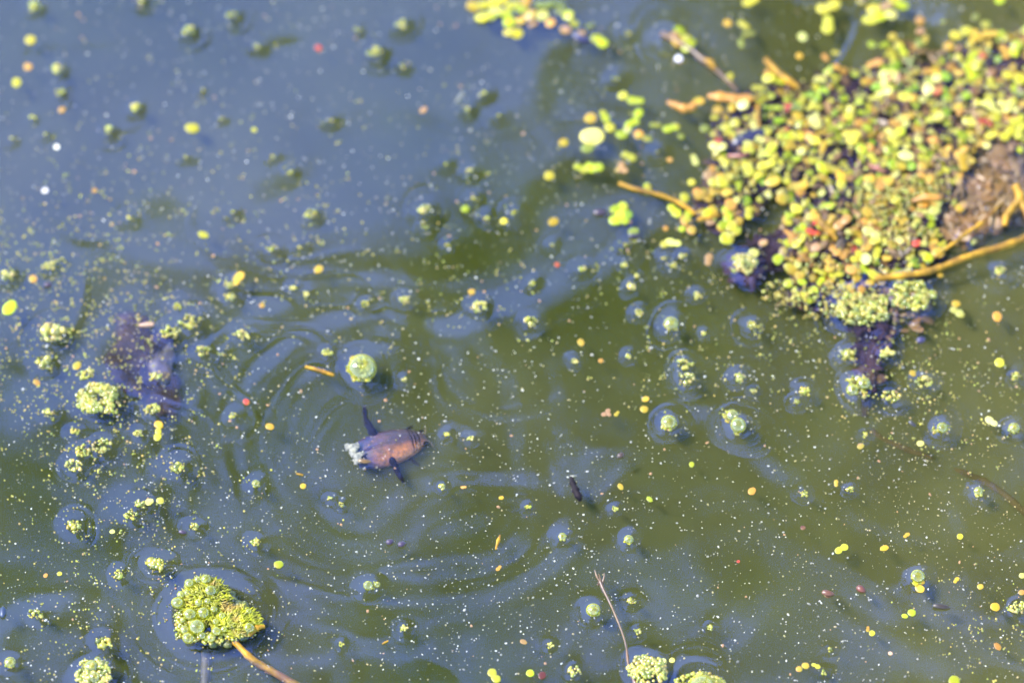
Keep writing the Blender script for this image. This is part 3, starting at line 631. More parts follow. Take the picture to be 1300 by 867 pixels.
o = stem('orange_leaf', [(899,122,.3,2.5),(912,122,.9,6),(931,124,1.1,6.5),(948,124,1,6),(962,124,.4,3)], mat_organic('orange_leaf', (.30, .12, .008), .5, .2, .4, 160, bump=.5), 'orange leaf strip lying at the left tip of the mat', 'leaf', wob=.18); o.scale = (1, 1, .5)
o = stem('orange_leaf', [(848,130,.2,2),(858,134,.6,4),(868,138,.7,5),(880,136,.5,5),(882,130,.2,2)], bpy.data.materials['orange_leaf'], 'small orange leaf scrap left of the orange leaf strip', 'leaf', wob=.2)
stem('straw_stalk', [(972,76,.5,3),(985,90,1.5,4.5),(1000,102,1.8,4.5),(1014,112,1,3)], M_straw, 'short straw piece lying across the upper left end of the mat', 'straw')
stem('straw_stalk', [(962,133,1.5,2),(963,150,2.2,2.2),(964,162,1.5,2)], M_straw, 'short upright straw piece on the left end of the mat', 'straw')
stem('straw_stalk', [(924,198,1,2),(940,198,2,2.6),(952,194,1.6,2)], mat_organic('red_stem', (.16, .045, .025), .4, .1, .4, 160, bump=.4), 'reddish stem piece among fronds at the left end of the mat', 'plant stem')
stem('straw_stalk', [(1032,268,1,2.5),(1044,285,2,5),(1056,296,1.6,4.5),(1062,305,.6,2)], M_straw, 'broad brownish straw piece in the lower left of the mat', 'straw')
stem('straw_stalk', [(1157,256,1,2),(1175,251,2,5),(1190,252,1.6,4.5),(1197,250,.6,2)], bpy.data.materials['orange_leaf'], 'flat orange leaf piece lying in the right part of the mat', 'leaf')
stem('straw_stalk', [(1104,210,1.5,2),(1114,214,2.4,2.8),(1124,219,1.6,2)], bpy.data.materials['red_stem'], 'short reddish stem piece in the middle of the mat', 'plant stem')
stem('straw_fragment', [(388,465.5,.2,1.6),(398,468,.5,2),(410,471.5,.6,2.2),(424,476.5,.2,1.8)], M_straw, 'orange straw sliver just left of the lone large green bubble', 'straw')
stem('straw_fragment', [(635,679,.2,1),(632.5,686,.4,2.2),(629.5,697,.2,1)], M_straw, 'short upright golden straw sliver right of centre near the bottom', 'straw')
stem('straw_fragment', [(485,817,.2,.8),(489,815,.3,1.2),(493,813,.2,.8)], M_straw, 'tiny golden straw sliver between the small bubbles at the bottom', 'straw')
stem('straw_fragment', [(579,130,.2,2),(584,124,.3,2.6),(588,118,.2,2)], M_foam, 'blurred pale sliver on the blue water at the upper middle', 'straw')
stem('straw_fragment', [(177,413,.2,2),(185,412.5,.3,3),(195,412,.2,2.4)], mat_organic('pink_sliver', (.3, .17, .1), .4, .2, .3, 160, bump=.2), 'pinkish sliver lying over the dark sunken leaf', 'plant scrap')
stem('straw_fragment', [(376,601,.2,.8),(381,602,.3,1.3),(385,603,.2,.8)], M_straw, 'very small orange sliver left of the water beetle', 'straw')
st2 = root('dark_stick', 731, 620, 'small dark stick standing out right of the water beetle', 'stick')
stem('stick', [(725.5,606,0,2),(727,613,.5,3.6),(731,623,.7,4.6),(735,631,.5,4.2),(736.5,636,0,2)], mat_organic('dark_stick', (.006, .0035, .005), .7, 0, .7, 200, bump=.7, spec=.1), parent=st2, wob=.2)
stem('broken_tip', [(724,604,.2,1.1),(728,604.5,.6,1.3),(732,604,.3,.9)], M_foam, parent=st2)
tg = root('forked_twig', 785, 790, 'thin brown twig with a forked tip rising from the bottom edge', 'twig')
stem('stem', [(762,738,.4,2.6),(766,748,.6,1.9),(773,762,.8,1.4),(781,780,.8,1.25),(789,800,.8,1.15),(795,820,.7,1.2),(797,838,.6,1.5),(800,850,.4,2.2),(806,866,.2,2.6),(812,880,0,3)], M_twig, parent=tg)
stem('fork', [(763,739,.5,1.6),(758,732,.9,1.2),(755,723,1.4,.7)], M_twig, parent=tg); stem('fork', [(765,739,.5,1.5),(767,732,1.1,1.1),(767,727,1.6,.6)], M_twig, parent=tg)
stem('fork', [(763,740,.5,1.4),(762,734,1.0,1),(760,728,1.8,.6)], M_twig, parent=tg); stem('fork', [(763,740,.4,1.8),(758.5,742,.6,1.2)], M_twig, parent=tg)
stem('rhizome', [(1095,520,-8.4,4),(1112,552,-7.7,4.5),(1153,572,-7.3,4.5),(1175,580,-7.8,4.5),(1198,592,-8.2,4.5),(1225,602,-7.6,5),(1249,612,-7.3,5),(1275,628,-7.2,5),(1300,650,-7.1,5),(1340,680,-7,5)], mat_organic('sunk_rhizome', (.050, .030, .010), .8, 0, .5, 90, bump=.4, spec=.05), 'brown sunken rhizome running under water to the right edge', 'plant stem')
stem('sunken_reed', [(1105,415,-3,7),(1103,450,-5,6.5),(1101,490,-5.8,6),(1098,530,-7.4,5)], M_rot_shade, 'dark sunken stem going down from the foot of the mat', 'plant stem')
stem('sunken_reed', [(262,826,-6.2,6),(261,850,-6.6,6),(260,880,-7.2,6)], mat_organic('pale_sunk_stem', (.07, .05, .03), .6, 0, .5, 90, bump=.4), 'faint pale sunken stem under the big leafy bubble clump', 'plant stem')

# ------------------------------------------------------------------ dark sunken leaf, upper left
def leafsheet(name, px, py, rx, ry, rot, z, mat, label, thick=.0006, curl=.0015, n=22, lob=.16, sink=0):
    V, F = [], []; c, s = math.cos(rot), math.sin(rot)
    for side in (0, 1):
        for i in range(7):
            q = i/6
            for k in range(n):
                a = 2*math.pi*k/n; e = 1+lob*math.sin(3*a+px)+lob*.6*math.sin(7*a+py)
                X, Y = rx*q*e*math.cos(a), ry*q*e*math.sin(a); p = at(px+X*c-Y*s, py+X*s+Y*c)
                V.append((p.x, p.y, z+curl*vnoise(np.array(px*.1+X*.06), np.array(Y*.06+py*.1)).item()*2-sink*q*q-side*thick*(1-q*.9)))
    for side in (0, 1):
        o = side*7*n
        for i in range(6):
            for k in range(n):
                k2 = (k+1) % n; f = (o+i*n+k, o+(i+1)*n+k, o+(i+1)*n+k2, o+i*n+k2); F.append(f if not side else f[::-1])
    for k in range(n): k2 = (k+1) % n; F.append((6*n+k, 13*n+k, 13*n+k2, 6*n+k2))
    o = put(name, mesh_np(name, V, F), mat)
    if label: tag(o, label, 'leaf')
    return o
M_sunk = mat_organic('sunken_leaf', (.020, .013, .014), .8, 0, .6, 60, spots=(.04, .022, .014), bump=.3, spec=.05)
dl = root('sunken_leaf', 180, 445, 'dark bluish dead leaf sunk just under the surface at the left', 'leaf')
for a in [(170,440,34,44,.15,-.0024), (190,470,38,32,.5,-.0021), (165,402,24,18,0,-.0033), (206,500,28,18,.5,-.0033), (192,440,28,36,0,-.0022)]:
    o = leafsheet('leaf_lobe', *a, M_sunk, None, curl=.0014, sink=.0022); o.parent = dl; o.location = -dl.location
o = leafsheet('leaf_lobe', 206, 458, 15, 26, .2, -.0012, mat_organic('leaf_brown', (.035, .02, .018), .6, 0, .8, 60, bump=.6), None, sink=.0014); o.parent = dl; o.location = -dl.location

# ------------------------------------------------------------------ seeds and dark bits
def seed(px, py, rx, ry, rot, col, label, cat='seed', group=None, tip=True):
    T, Fc = ICO[3]; v = T.copy(); q = (v[:, 0]+1)/2
    v[:, 1] *= (.55+.45*np.sqrt(np.clip(1-q, 0, 1))); v[:, 2] *= .7; v *= (1+.06*np.sin(v[:, 0:1]*9+v[:, 1:2]*5))
    p = at(px, py); o = bpy.data.objects.new('seed', mesh_np('seed', v*np.array([rx, ry, min(rx, ry)])*MM, Fc)); COL.objects.link(o)
    o.data.materials.append(M_part); o.location = (p.x, p.y, hz(p.x, p.y)+.0007); o.rotation_euler = (0, .1, rot); o.color = (*col, 1); tag(o, label, cat, group); return o
seed(788, 579, 5, 4, .6, (.04, .018, .01), 'small dark brown seed floating below two golden fronds')
seed(1093, 749, 6.5, 5, -.6, (.09, .022, .010), 'round red brown seed at the lower right, right of a longer one')
seed(1051, 754, 8, 4.5, -.2, (.09, .03, .012), 'long brown seed with an orange end at the lower right')
seed(1195, 771, 11, 4, -.1, (.025, .014, .008), 'dark pointed seed with pale grains at the lower right')
seed(1158, 539, 6, 2.5, -.7, (.010, .008, .015), 'tiny black wedge between the bubbles at the right')
seed(1169, 433, 6, 5, .3, (.022, .014, .05), 'round dark purple seed right of the mat foot')
for (x, y, w) in [(495, 689, 'left'), (510, 692, 'right')]:
    seed(x, y, 5, 4.2, .4, (.03, .014, .032), '%s of two small purple seeds below the water beetle' % w)
seed(232, 677, 5, 3, -.2, (.03, .014, .03), 'small dark scrap beside beads above the big leafy clump', 'plant scrap')
seed(4, 778, 4, 9, 0, (.012, .02, .05), 'dark blue green scrap at the left edge low down', 'plant scrap')
seed(762, 271, 9, 5, .1, (.03, .014, .025), 'blurred dark purple scrap in a dimple left of five fronds', 'plant scrap')
seed(805, 301, 7, 3, 0, (.02, .012, .03), 'dark purple scrap just below the olive frond', 'plant scrap')
seed(61, 363, 5, 4, 0, (.03, .012, .03), 'small dark purple scrap among algae beads at the left', 'plant scrap')
seed(737, 50, 12, 6, -.5, (.018, .014, .05), 'dark purple scrap under the right end of the top duckweed patch', 'plant scrap')
seed(958, 170, 34, 12, .4, (.012, .010, .035), 'dark bluish rotting scrap under the left end of the mat', 'plant scrap').location.z -= .0022

# ------------------------------------------------------------------ the big leafy bubble clump
bg = root('algae_clump', 270, 780, 'big leafy green clump heaped with gas bubbles at the bottom left', 'algae')
p0 = bg.location
BB = [(226,770,7.5,.6),(241,746,5.6,.9),(238,758,4.5,.8),(230,760,4.5,.7),(252,742,4.4,1),(262,742,6.2,1),(268,757,7,1.5),(242,786,8,1.3),(258.5,785,7.2,1.4),(250.5,802,9.2,1.1),(235,804.5,5.5,.7),(239.5,814,7,.4),(257.5,811,4.5,.5),(268.5,814,5,.5),
      (275,806,5.8,.7),(253,772,5,1.6),(233,792,4,.7),(229,798,3.4,.5),(317,802,6.4,.6),(316,781,3.6,.6),(282,788,4,1.5),(274,795,4,1.2),(245,795,4,1),(264,770,4.4,1.7),(272,780,4.6,1.6),(285,804,4,.9)]
for (x, y, r, z) in BB:
    b = bubble(x, y, r*1.1, bg, 'bubble', .2, p0); b.location.z += z*.0011+.0008
rows = []
for (a, c, rx, ry, n, h) in [(255,765,27,26,330,.0024),(240,795,19,22,260,.0016),(262,748,20,12,140,.0016),(300,796,26,18,160,.0012),(268,812,18,7,70,.0006)]:
    rows += [r_ for r_ in grains(a, c, rx, ry, n, 1.4, 3.2, h)]
hx = at(263, 799)
rows = [r_ for r_ in rows if math.hypot(r_[0]-hx.x, (r_[1]-hx.y)) > 7.5*MM]
o = put('algae_beads', mesh_np('algae_beads', *many(rows, 2, .03)), M_gran, bg); o.location = -p0; o['kind'] = 'stuff'
def blades(cx, cy, n, spread, l0, l1, a0, a1, z0, rx, ry, lean=None):
    V, F = [], []
    for i in range(n):
        a = R.uniform(a0, a1); q = math.sqrt(R.random()); bx, by = cx+rx*q*math.cos(a), cy-ry*q*math.sin(a)
        L = R.uniform(l0, l1)*MM; w = L*R.uniform(.13, .2); d = a+R.uniform(-spread, spread) if lean is None else lean+R.gauss(0, spread); p = at(bx, by)
        z = hz(p.x, p.y)+z0*(1-q*q*.8)+R.uniform(-.0003, .0004); up = R.uniform(.15, .75); c, s = math.cos(d), math.sin(d)
        k = len(V)
        for t in (0, .35, .7, 1):
            ww = w*(1-t)**.6*(1 if t else .6) if t < 1 else w*.08; x, y = p.x+c*L*t, p.y+s*L*t; zz = z+L*(up*t-.55*t*t)
            V += [(x-s*ww, y+c*ww, zz), (x, y, zz+w*.5), (x+s*ww, y-c*ww, zz), (x, y, zz-w*.3)]
        for j in range(3):
            for m in range(4): m2 = (m+1) % 4; F.append((k+j*4+m, k+(j+1)*4+m, k+(j+1)*4+m2, k+j*4+m2))
        F.append((k+12, k+15, k+14, k+13))
    return V, F
V1, F1 = blades(297, 792, 1000, .75, 4.5, 8.5, -3.1, 3.1, .0022, 33, 19, .75)
o = put('leaflets', mesh_np('leaflets', V1, F1), M_leafy, bg); o.location = -p0; o['kind'] = 'stuff'
V1, F1 = blades(262, 766, 800, 1.2, 4, 8, 0, 6.28, .0030, 30, 30)
o = put('leaflets', mesh_np('leaflets', V1, F1), M_leafy, bg); o.location = -p0; o['kind'] = 'stuff'
stem('stalk', [(296,812,-.5,4),(305,822,-.3,4.6),(322,838,-.8,4.8),(342,850,-1.4,4.6),(372,867,-2.2,4.6),(392,879,-2.8,4.6)], M_straw, parent=bg)
o = stem('sheath', [(316,806,.8,3),(326,797,1.4,4),(336,795,1,2)], M_straw, parent=bg)
# lower body of the clump, so that it is not hollow
rows = [(at(258,775).x, at(258,775).y, -.0012, 30*MM, 34*MM, .0026, 0), (at(300,797).x, at(300,797).y, -.0014, 30*MM, 19*MM, .0022, 0)]
for k in range(50):
    q, t = math.sqrt(R.random()), R.uniform(0, 6.28); p = at(276+46*q*math.cos(t), 782+36*q*math.sin(t)); rr_ = R.uniform(4, 8)*MM
    if math.hypot(p.x-hx.x, p.y-hx.y) > 14*MM: rows.append((p.x, p.y, -.0005, rr_, rr_, rr_*.6, 0))
o = put('algae_core', mesh_np('algae_core', *many(rows[2:], 2, .1)), mat_organic('algae_core', (.06, .06, .008), .5, .1, .8, 160, bump=.6), bg); o.location = -p0; o['kind'] = 'stuff'

# ------------------------------------------------------------------ water beetle
bt = root('water_beetle', 495, 561, 'brown water beetle with painted dark blue sky sheen, swimming with both hind legs spread', 'water beetle')
bt.location.z = 0
axr = at(542, 548)-at(449, 574); brot = math.atan2(axr.y, axr.x)
bt.rotation_euler = (0, 0, brot)
L = 49*MM; Wd = 24.5*MM
def beetle_body():
    # x from -1 (tail) to 1 (head): half width, top height, belly depth
    prof = [(-1.0,.02,.0,.0),(-.97,.25,.10,.10),(-.88,.52,.25,.22),(-.7,.80,.42,.34),(-.45,.97,.56,.42),(-.15,1.0,.60,.44),(.15,.97,.58,.42),(.4,.86,.50,.38),(.56,.74,.43,.34),(.585,.70,.385,.33),(.61,.70,.41,.33),(.70,.62,.36,.30),(.755,.54,.31,.27),(.775,.50,.265,.26),(.80,.48,.29,.25),(.88,.38,.24,.20),(.95,.26,.16,.14),(.99,.10,.07,.06),(1.0,.02,.0,.0)]
    seg = 28; V, F = [], []
    for (x, w, t, b) in prof:
        for k in range(seg):
            a = 2*math.pi*k/seg; c, s = math.cos(a), math.sin(a)
            sc = abs(c)**.85*(1 if c > 0 else -1); V.append((x*L, w*Wd*sc, (t if s > 0 else b)*Wd*(abs(s)**.9)*(1 if s > 0 else -1)*.9))
    for i in range(len(prof)-1):
        for k in range(seg): k2 = (k+1) % seg; F.append((i*seg+k, (i+1)*seg+k, (i+1)*seg+k2, i*seg+k2))
    return V, F
def mat_beetle():
    m, nt, out = newmat('beetle_shell')
    tc = nt.nodes.new('ShaderNodeTexCoord'); sx = nt.nodes.new('ShaderNodeSeparateXYZ'); nt.links.new(tc.outputs['Object'], sx.inputs[0])
    nz = noise(nt, 330, 5, .75)
    fx = N(nt, 'ShaderNodeMapRange'); fx.inputs[1].default_value = -.9*L; fx.inputs[2].default_value = .45*L; nt.links.new(sx.outputs[0], fx.inputs[0])
    ad = N(nt, 'ShaderNodeMath', operation='MULTIPLY_ADD'); ad.inputs[1].default_value = 1.5; nt.links.new(nz.outputs[0], ad.inputs[0]); fo = N(nt, 'ShaderNodeMath', operation='SUBTRACT'); fo.inputs[1].default_value = .40; nt.links.new(fx.outputs[0], fo.inputs[0]); nt.links.new(fo.outputs[0], ad.inputs[2])
    c1 = ramp(nt, ad.outputs[0], [(.42, (.003, .0025, .055)), (.62, (.022, .010, .040)), (.85, (.055, .017, .016)), (1.0, (.028, .008, .006))])  # blue tail end is sky sheen painted into the shell colour
    ay = N(nt, 'ShaderNodeMapRange'); ay.inputs[1].default_value = -.05*Wd; ay.inputs[2].default_value = -.8*Wd; nt.links.new(sx.outputs[1], ay.inputs[0])
    n3 = noise(nt, 700, 2, .6)
    am = N(nt, 'ShaderNodeMath', operation='MULTIPLY'); nt.links.new(ay.outputs[0], am.inputs[0]); nt.links.new(n3.outputs[0], am.inputs[1])
    am2 = N(nt, 'ShaderNodeMath', operation='MULTIPLY'); am2.inputs[1].default_value = 1.9; am2.use_clamp = True; ax = N(nt, 'ShaderNodeMapRange'); ax.inputs[1].default_value = -.75*L; ax.inputs[2].default_value = .3*L; nt.links.new(sx.outputs[0], ax.inputs[0]); ax2 = N(nt, 'ShaderNodeMath', operation='MULTIPLY'); nt.links.new(am.outputs[0], ax2.inputs[0]); nt.links.new(ax.outputs[0], ax2.inputs[1]); nt.links.new(ax2.outputs[0], am2.inputs[0])
    c2 = mixc(nt, am2.outputs[0], c1.outputs[0], (.36, .12, .018))
    n5 = noise(nt, 800, 5, .75); r5 = ramp(nt, n5.outputs[0], [(.36, (.30,)*3), (.5, (.75,)*3), (.66, (1.25,)*3)])
    c2 = mixc(nt, 1.0, c2, r5.outputs[0], 'MULTIPLY')
    p = nt.nodes.new('ShaderNodeBsdfPrincipled'); nt.links.new(c2, p.inputs['Base Color']); p.inputs['Roughness'].default_value = .42
    b = N(nt, 'ShaderNodeBump', Strength=.5, Distance=.0003); nt.links.new(nz.outputs[0], b.inputs['Height']); nt.links.new(b.outputs[0], p.inputs['Normal'])
    nt.links.new(p.outputs[0], out.inputs[0]); return m
M_btl = mat_beetle(); M_bdark = mat_organic('beetle_leg', (.004, .003, .005), .8, 0, .5, 300, bump=.3, spec=.05)
ZB = -.0038
V, F = beetle_body(); o = put('body', mesh_np('body', V, F), M_btl, bt, (0, 0, ZB))
# hind legs: thick thigh, flat fringed shin and foot, in beetle space
inv = Matrix.Rotation(-brot, 4, 'Z')
def bl(px, py, z): v = at(px, py)-at(495, 561); v.z = z; return inv @ v
def leg(pts, mat=M_bdark):
    V, F = tube([bl(x, y, z/1000) for (x, y, z, r) in pts], [r*MM for (*_, r) in pts], seg=8, wob=.1)
    o = put('leg', mesh_np('leg', V, F), mat, bt); return o
leg([(480,556,-3.2,5.5),(472,543,-2.0,5),(466,533,-1.7,4),(464,528,-1.2,2.2),(463,521,-.9,2.8),(462,513,-.5,1.2)])
leg([(494,572,-3.2,5.5),(499,583,-1.8,4.2),(502,591,-1.7,3.4),(507,600,-1.8,3.4),(512,608,-2.0,1.6)])
leg([(512,546,-4.6,3),(518,535,-4.8,2.2),(524,531,-5,1.3)])
leg([(518,570,-4.6,3),(527,578,-4.9,2),(533,580,-5.1,1.3)])
def fringe(pts, parent, side=1):
    V, F = [], []
    for (x, y, z) in pts:
        for k in range(7):
            ang = R.uniform(-.7, .7)+(math.pi/2 if side > 0 else -math.pi/2); l = R.uniform(2.5, 5)
            a, b = bl(x, y, z/1000), bl(x+l*math.sin(ang), y+l*math.cos(ang), z/1000-.0003); i = len(V); w = Vector((0, .00012, 0))
            V += [a-w, a+w, b, a+Vector((0, 0, .00015))]; F += [(i, i+2, i+1), (i, i+3, i+2), (i+1, i+2, i+3), (i, i+1, i+3)]
    o = put('leg_fringe', mesh_np('leg_fringe', [tuple(v) for v in V], F, False), mat_organic('leg_hair', (.10, .055, .03), .5, .2, .3, 300, bump=0), bt); o['kind'] = 'stuff'
fringe([(463,524,-1),(463,519,-.5),(462,515,-.3),(506,599,-2.9),(509,604,-3.2),(512,607,-3.2)], bt)
# wing cases: two shells a hair proud of the back, meeting at the seam
for sd_ in (1, -1):
    V, F = [], []; nx_, ny_ = 22, 9
    for i in range(nx_+1):
        x = -.93+1.47*i/nx_; w = math.sqrt(max(0, 1-((x+.1)/1.02)**2))**.75 if x < -.1 else 1-.27*((x+.1)/.66)**2
        for lay in (0, 1):
            for j in range(ny_+1):
                v = j/ny_; a = v*math.pi/2*.93; y = math.sin(a)*w*.985+(.012 if j == 0 else 0); z = math.cos(a)**.9*w*.585*.9*(1-.04*math.exp(-(v/.08)**2))
                z += .018*(math.sin(v*22)*.3) ; V.append((x*L, sd_*y*Wd*1.01, (z+.035*(1-lay)-.01)*Wd))
    row = 2*(ny_+1)
    for i in range(nx_):
        for lay in (0, 1):
            for j in range(ny_):
                a = i*row+lay*(ny_+1)+j; f = (a, a+row, a+row+1, a+1); F.append(f if (lay == 0) == (sd_ < 0) else f[::-1])
    for i in range(nx_):
        for j in (0, ny_): a = i*row+j; F.append((a, a+ny_+1, a+row+ny_+1, a+row))
    put('wing_case', mesh_np('wing_case', V, F), M_btl, bt, (0, 0, ZB))
for sd_ in (1, -1):
    v, f = ICO[2]; put('eye', mesh_np('eye', v*np.array([3.2, 2.6, 2.6])*MM, f), M_bdark, bt, (.89*L, sd_*.36*Wd, ZB+.12*Wd))
    Vt, Ft = tube([(.95*L, sd_*.15*Wd, ZB+.0004), (1.02*L, sd_*.4*Wd, ZB+.001), (1.05*L, sd_*.75*Wd, ZB+.0012)], [.6*MM, .45*MM, .3*MM], seg=6)
    put('antenna', mesh_np('antenna', Vt, Ft), M_twig, bt)
# dark bands across neck and pronotum
for (x, w, t) in ((.585, .74, .435), (.665, .68, .41), (.775, .545, .33)):
    V, F = [], []; sg = 16
    for k in range(sg+1):
        a = math.pi*(.08+.84*k/sg)
        for (dx, q) in ((-.018, .985), (-.006, 1.03), (.008, 1.03), (.02, .985)):
            V.append(((x+dx-.045*abs(math.cos(a)))*L, math.cos(a)*w*Wd*q, math.sin(a)**.9*t*Wd*.9*q))
    for k in range(sg):
        for j in range(3): F.append((k*4+j, k*4+j+1, k*4+j+5, k*4+j+4))
    put('neck_band', mesh_np('neck_band', V, F), M_bdark, bt, (0, 0, ZB))
# pale scum caught at the tail, brown scrap under it
V = []; rows = []
for (x, y, r) in [(441,566,3.5),(445,568,4.5),(450,571,5),(449,577,4.5),(453,580,5),(454,585,4.5),(457,577,3.6),(447,573,4.5),(456,583,4),(442,569,3),(451,566,3.2),(452,588,3)]:
    p = at(x, y); rows.append((p.x, p.y, .0002, r*MM, r*MM, r*MM*.5, R.uniform(0, 3)))
for _ in range(60):
    a = R.choice(rows[:12]); rows.append((a[0]+R.uniform(-4, 4)*MM, a[1]+R.uniform(-4, 4)*MM, .0004, R.uniform(1, 2.2)*MM, R.uniform(1, 2.2)*MM, 1.2*MM, 0))
o = put('pale_scum', mesh_np('pale_scum', *many(rows, 2, .16)), M_foam); tag(o, 'pale ragged scum caught at the tail of the water beetle', 'scum')
seed(463, 587, 8.5, 3.6, -.05, (.10, .05, .012), 'brown scrap floating under the tail of the water beetle', 'plant scrap')

# ------------------------------------------------------------------ dust, pollen and loose beads
def cloud(name, spec, mat, label, cat, tall=.7, sub=1, power=2.2):
    """spec: (n, cx, cy, rx, ry, rmin, rmax) in pixels; uniform when cx is None"""
    rows = []; seed_ = len(label)
    for (n, cx, cy, rx, ry, r0, r1) in spec:
        for _ in range(int(n*1.4)):
            if cx is None: x, y = R.uniform(-60, 1360), R.uniform(-60, 927)
            else: x, y = R.gauss(cx, rx*.55), R.gauss(cy, ry*.55)
            if inside(x, y, MAT) and R.random() < .85: continue
            if R.random() > .35+1.5*max(0, .5+fbm(np.array(x/60.+seed_), np.array(y/60.), 2).item())**1.5: continue
            p = at(x, y); t = R.random()**power; r = (r0+(r1-r0)*t)*MM
            rows.append((p.x, p.y, hz(p.x, p.y)+r*.1, r*R.uniform(.8, 1.5), r*R.uniform(.6, 1), r*tall, R.uniform(0, 3.14)))
    o = put(name, mesh_np(name, *many(rows, sub, .12)), mat); tag(o, label, cat, kind='stuff'); return o
def cloudpairs(name, spec, mat, label, cat):
    rows = []
    for (n, cx, cy, rx, ry, r0, r1) in spec:
        for _ in range(n):
            x, y = R.gauss(cx, rx*.55), R.gauss(cy, ry*.55)
            for k in range(R.choice([1, 1, 1, 2, 4])):
                xx, yy = x+R.gauss(0, 3.2)*(k > 0), y+R.gauss(0, 2.6)*(k > 0); p = at(xx, yy); r = R.uniform(r0, r1)*MM
                rows.append((p.x, p.y, hz(p.x, p.y)+r*.2, r, r, r*.85, 0))
    o = put(name, mesh_np(name, *many(rows, 1, .04)), mat); tag(o, label, cat, kind='stuff'); return o
cloud('pollen_dust', [(5200, None, 0, 0, 0, .34, 1.5), (1800, 650, 720, 760, 200, .3, 1.2), (160, None, 0, 0, 0, 1.3, 2.2)], M_speck, 'white pollen and dust specks scattered over the whole pond', 'pollen')
cloud('pollen_dust', [(3000, None, 0, 0, 0, .36, 1.5), (500, 180, 600, 220, 300, .5, 1.6), (400, 1180, 560, 180, 220, .4, 1.4)], M_specky, 'yellowish pollen specks scattered over the whole pond', 'pollen')
cloud('plant_crumbs', [(420, None, 0, 0, 0, .5, 2.2)], M_specko, 'tiny orange and brown plant crumbs scattered over the pond', 'plant crumbs')
CL = [(150,130,300,240,120),(190,110,400,170,90),(90,60,340,90,60),(170,110,450,140,110),(150,120,530,140,110),(120,150,620,150,120),(80,180,720,160,120),(60,150,820,140,90),
      (90,330,330,140,120),(80,520,250,180,130),(60,840,330,120,90),(110,1130,470,120,70),(90,1230,500,110,110),(70,1260,790,90,80),(50,870,470,90,50),(40,600,390,120,60),(60,1010,400,90,60),(40,700,150,400,180),(60,200,150,260,180)]
cloudpairs('algae_specks', [(int(n*.8), cx, cy, rx, ry, .6, 1.8) for (n, cx, cy, rx, ry) in CL], M_grany2, 'loose green algae beads drifting in swarms on the water', 'algae')
cloudpairs('algae_specks', [(int(n*.4), cx, cy, rx, ry, .6, 1.7) for (n, cx, cy, rx, ry) in CL], M_granp, 'loose pale green algae beads drifting in swarms on the water', 'algae')

# ------------------------------------------------------------------ what the water mirrors: unseen tree over the far bank, leaves set out to darken the reflection
def up(px, py, d):
    """point at distance d on the mirrored line of sight from that spot of the pond"""
    p = at(px, py); v = (p-cam.location).normalized(); v.z = -v.z; return p+v*d
bank = leafV = None
V, F = [], []; nb = 40
for i in range(nb+1):
    x = -20+40*i/nb
    for (y, z) in ((2.6, -.5), (3.0, .05), (3.6, .35), (6, .6), (21, .9)): V.append((x, y+.25*math.sin(i*1.7), z+.06*math.sin(i*2.3+y)))
for i in range(nb):
    for j in range(4): a = i*5+j; F.append((a, a+5, a+6, a+1))
tag(put('far_bank', mesh_np('far_bank', V, F), mat_organic('bank_grass', (.05, .06, .02), .8, 0, .6, 3, bump=0)), kind='structure')
SHADE = [(1150,40,270,140,1.5),(830,330,190,90,.45),(820,560,260,130,1.0),(590,610,200,100,.5),(1010,660,260,120,.6),(1220,420,170,200,1.0),(1230,800,200,140,.5),(620,440,240,60,.35),(300,430,160,50,.2),
         (60,640,150,130,.5),(380,730,160,70,.35),(600,395,120,40,.6),(330,470,160,40,.5),(1000,270,200,160,.5)]
tree = root('unseen_overhanging_tree', 650, 433, 'unseen tree over the far bank, leaves set to darken the pond reflection', 'tree'); tree.location = (1.3, 3.4, .3)
VV, FF, b = [], [], 0
leaf = np.array([(-.5, 0, 0), (-.15, .28, .03), (.5, 0, -.02), (-.15, -.28, .03)])
for (px, py, rx, ry, dn) in SHADE:  # leaf patches laid out to darken parts of the mirrored sky
    for k in range(int(150*dn*(rx*ry/25000))+20):
        x, y = R.gauss(px, rx*.5), R.gauss(py, ry*.5); c = up(x, y, R.uniform(4.3, 5.3)); l = R.uniform(.05, .10)
        A = np.array(Matrix.Rotation(R.uniform(0, 6.28), 3, 'Z') @ Matrix.Rotation(R.uniform(-.7, .7), 3, 'X'))
        VV.append((leaf*l) @ A.T+np.array(c)); FF.append(np.array([(0, 1, 2), (0, 2, 3)])+b); b += 4
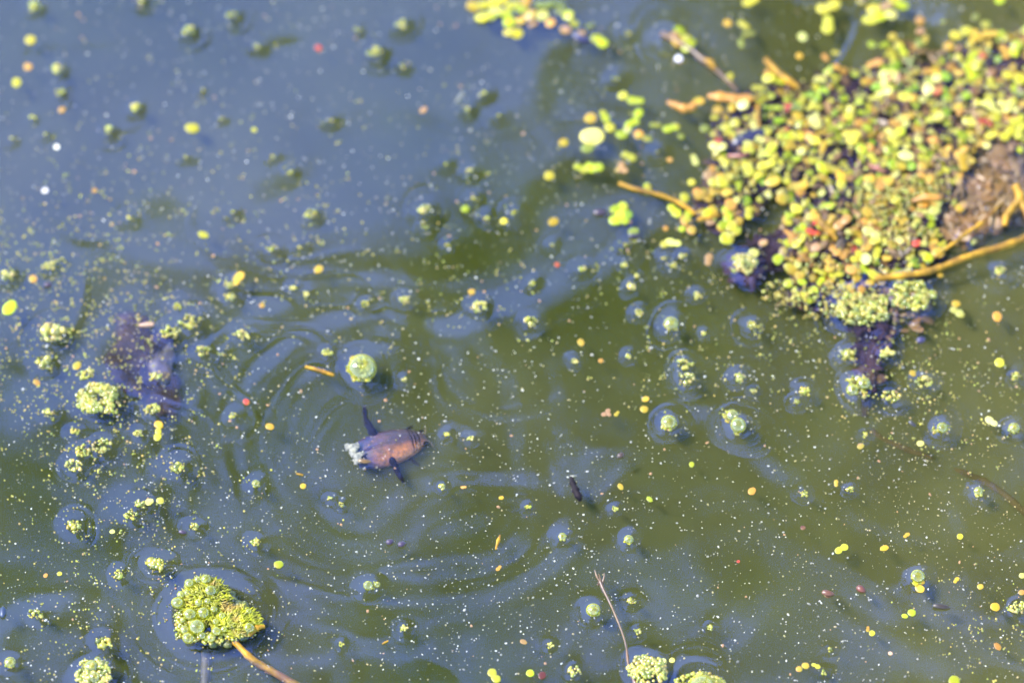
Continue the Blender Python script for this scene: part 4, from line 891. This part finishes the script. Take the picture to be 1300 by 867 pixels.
for k in range(9000):                                        # unseen boughs added overhead so dimples mirror dark leaves, not sky
    c = Vector((R.uniform(-.9, 3.2), R.uniform(-1.6, 2.3), R.uniform(4.2, 5.2))); l = R.uniform(.08, .15)
    if vnoise(np.array(c.x*1.6+40), np.array(c.y*1.6+9)).item() < -.12: continue
    A = np.array(Matrix.Rotation(R.uniform(0, 6.28), 3, 'Z') @ Matrix.Rotation(R.uniform(-.7, .7), 3, 'X'))
    VV.append((leaf*l) @ A.T+np.array(c)); FF.append(np.array([(0, 1, 2), (0, 2, 3)])+b); b += 4
for k in range(7000):                                        # the rest of the crown, beside and above what is mirrored
    t = R.uniform(0, 6.28); q = math.sqrt(R.random()); c = Vector((2.5+1.9*q*math.cos(t), 3.6+2.0*q*math.sin(t), R.gauss(5.0, .8))); l = R.uniform(.06, .12)
    if c.x < .75 and c.y < 4.2: continue
    A = np.array(Matrix.Rotation(R.uniform(0, 6.28), 3, 'Z') @ Matrix.Rotation(R.uniform(-.7, .7), 3, 'X'))
    VV.append((leaf*l) @ A.T+np.array(c)); FF.append(np.array([(0, 1, 2), (0, 2, 3)])+b); b += 4
o = put('crown', mesh_np('crown', np.concatenate(VV), np.concatenate(FF), False), M_leaf, tree); o.location = -tree.location
V, F = tube([(1.3, 3.5, .2), (1.35, 3.6, 1.5), (1.5, 3.7, 3), (1.7, 3.7, 4.6), (2.2, 3.8, 5.8)], [.17, .14, .12, .08, .03], seg=12)
o = put('trunk', mesh_np('trunk', V, F), M_bark, tree); o.location = -tree.location
for (a, b_, c) in [((1.45, 3.65, 2.6), (.6, 3.2, 3.6), (-.2, 2.6, 4.1)), ((1.55, 3.7, 3.2), (1, 3, 4), (.4, 2.4, 4.4)), ((1.6, 3.7, 3.6), (2.4, 3.2, 4.4), (3.2, 2.8, 4.9)), ((1.6, 3.7, 3.9), (1.4, 4.4, 4.8), (1.2, 5, 5.3)), ((1.6, 3.7, 3.7), (1.4, 2, 4.5), (1.1, -.6, 4.7)), ((1.6, 3.7, 3.8), (.6, 2, 4.5), (-.2, -.2, 4.8)), ((1.6, 3.7, 3.8), (2.2, 2, 4.5), (2.6, -.6, 4.8))]:
    V, F = tube([a, b_, c], [.06, .035, .012], seg=8); o = put('branch', mesh_np('branch', V, F), M_bark, tree); o.location = -tree.location
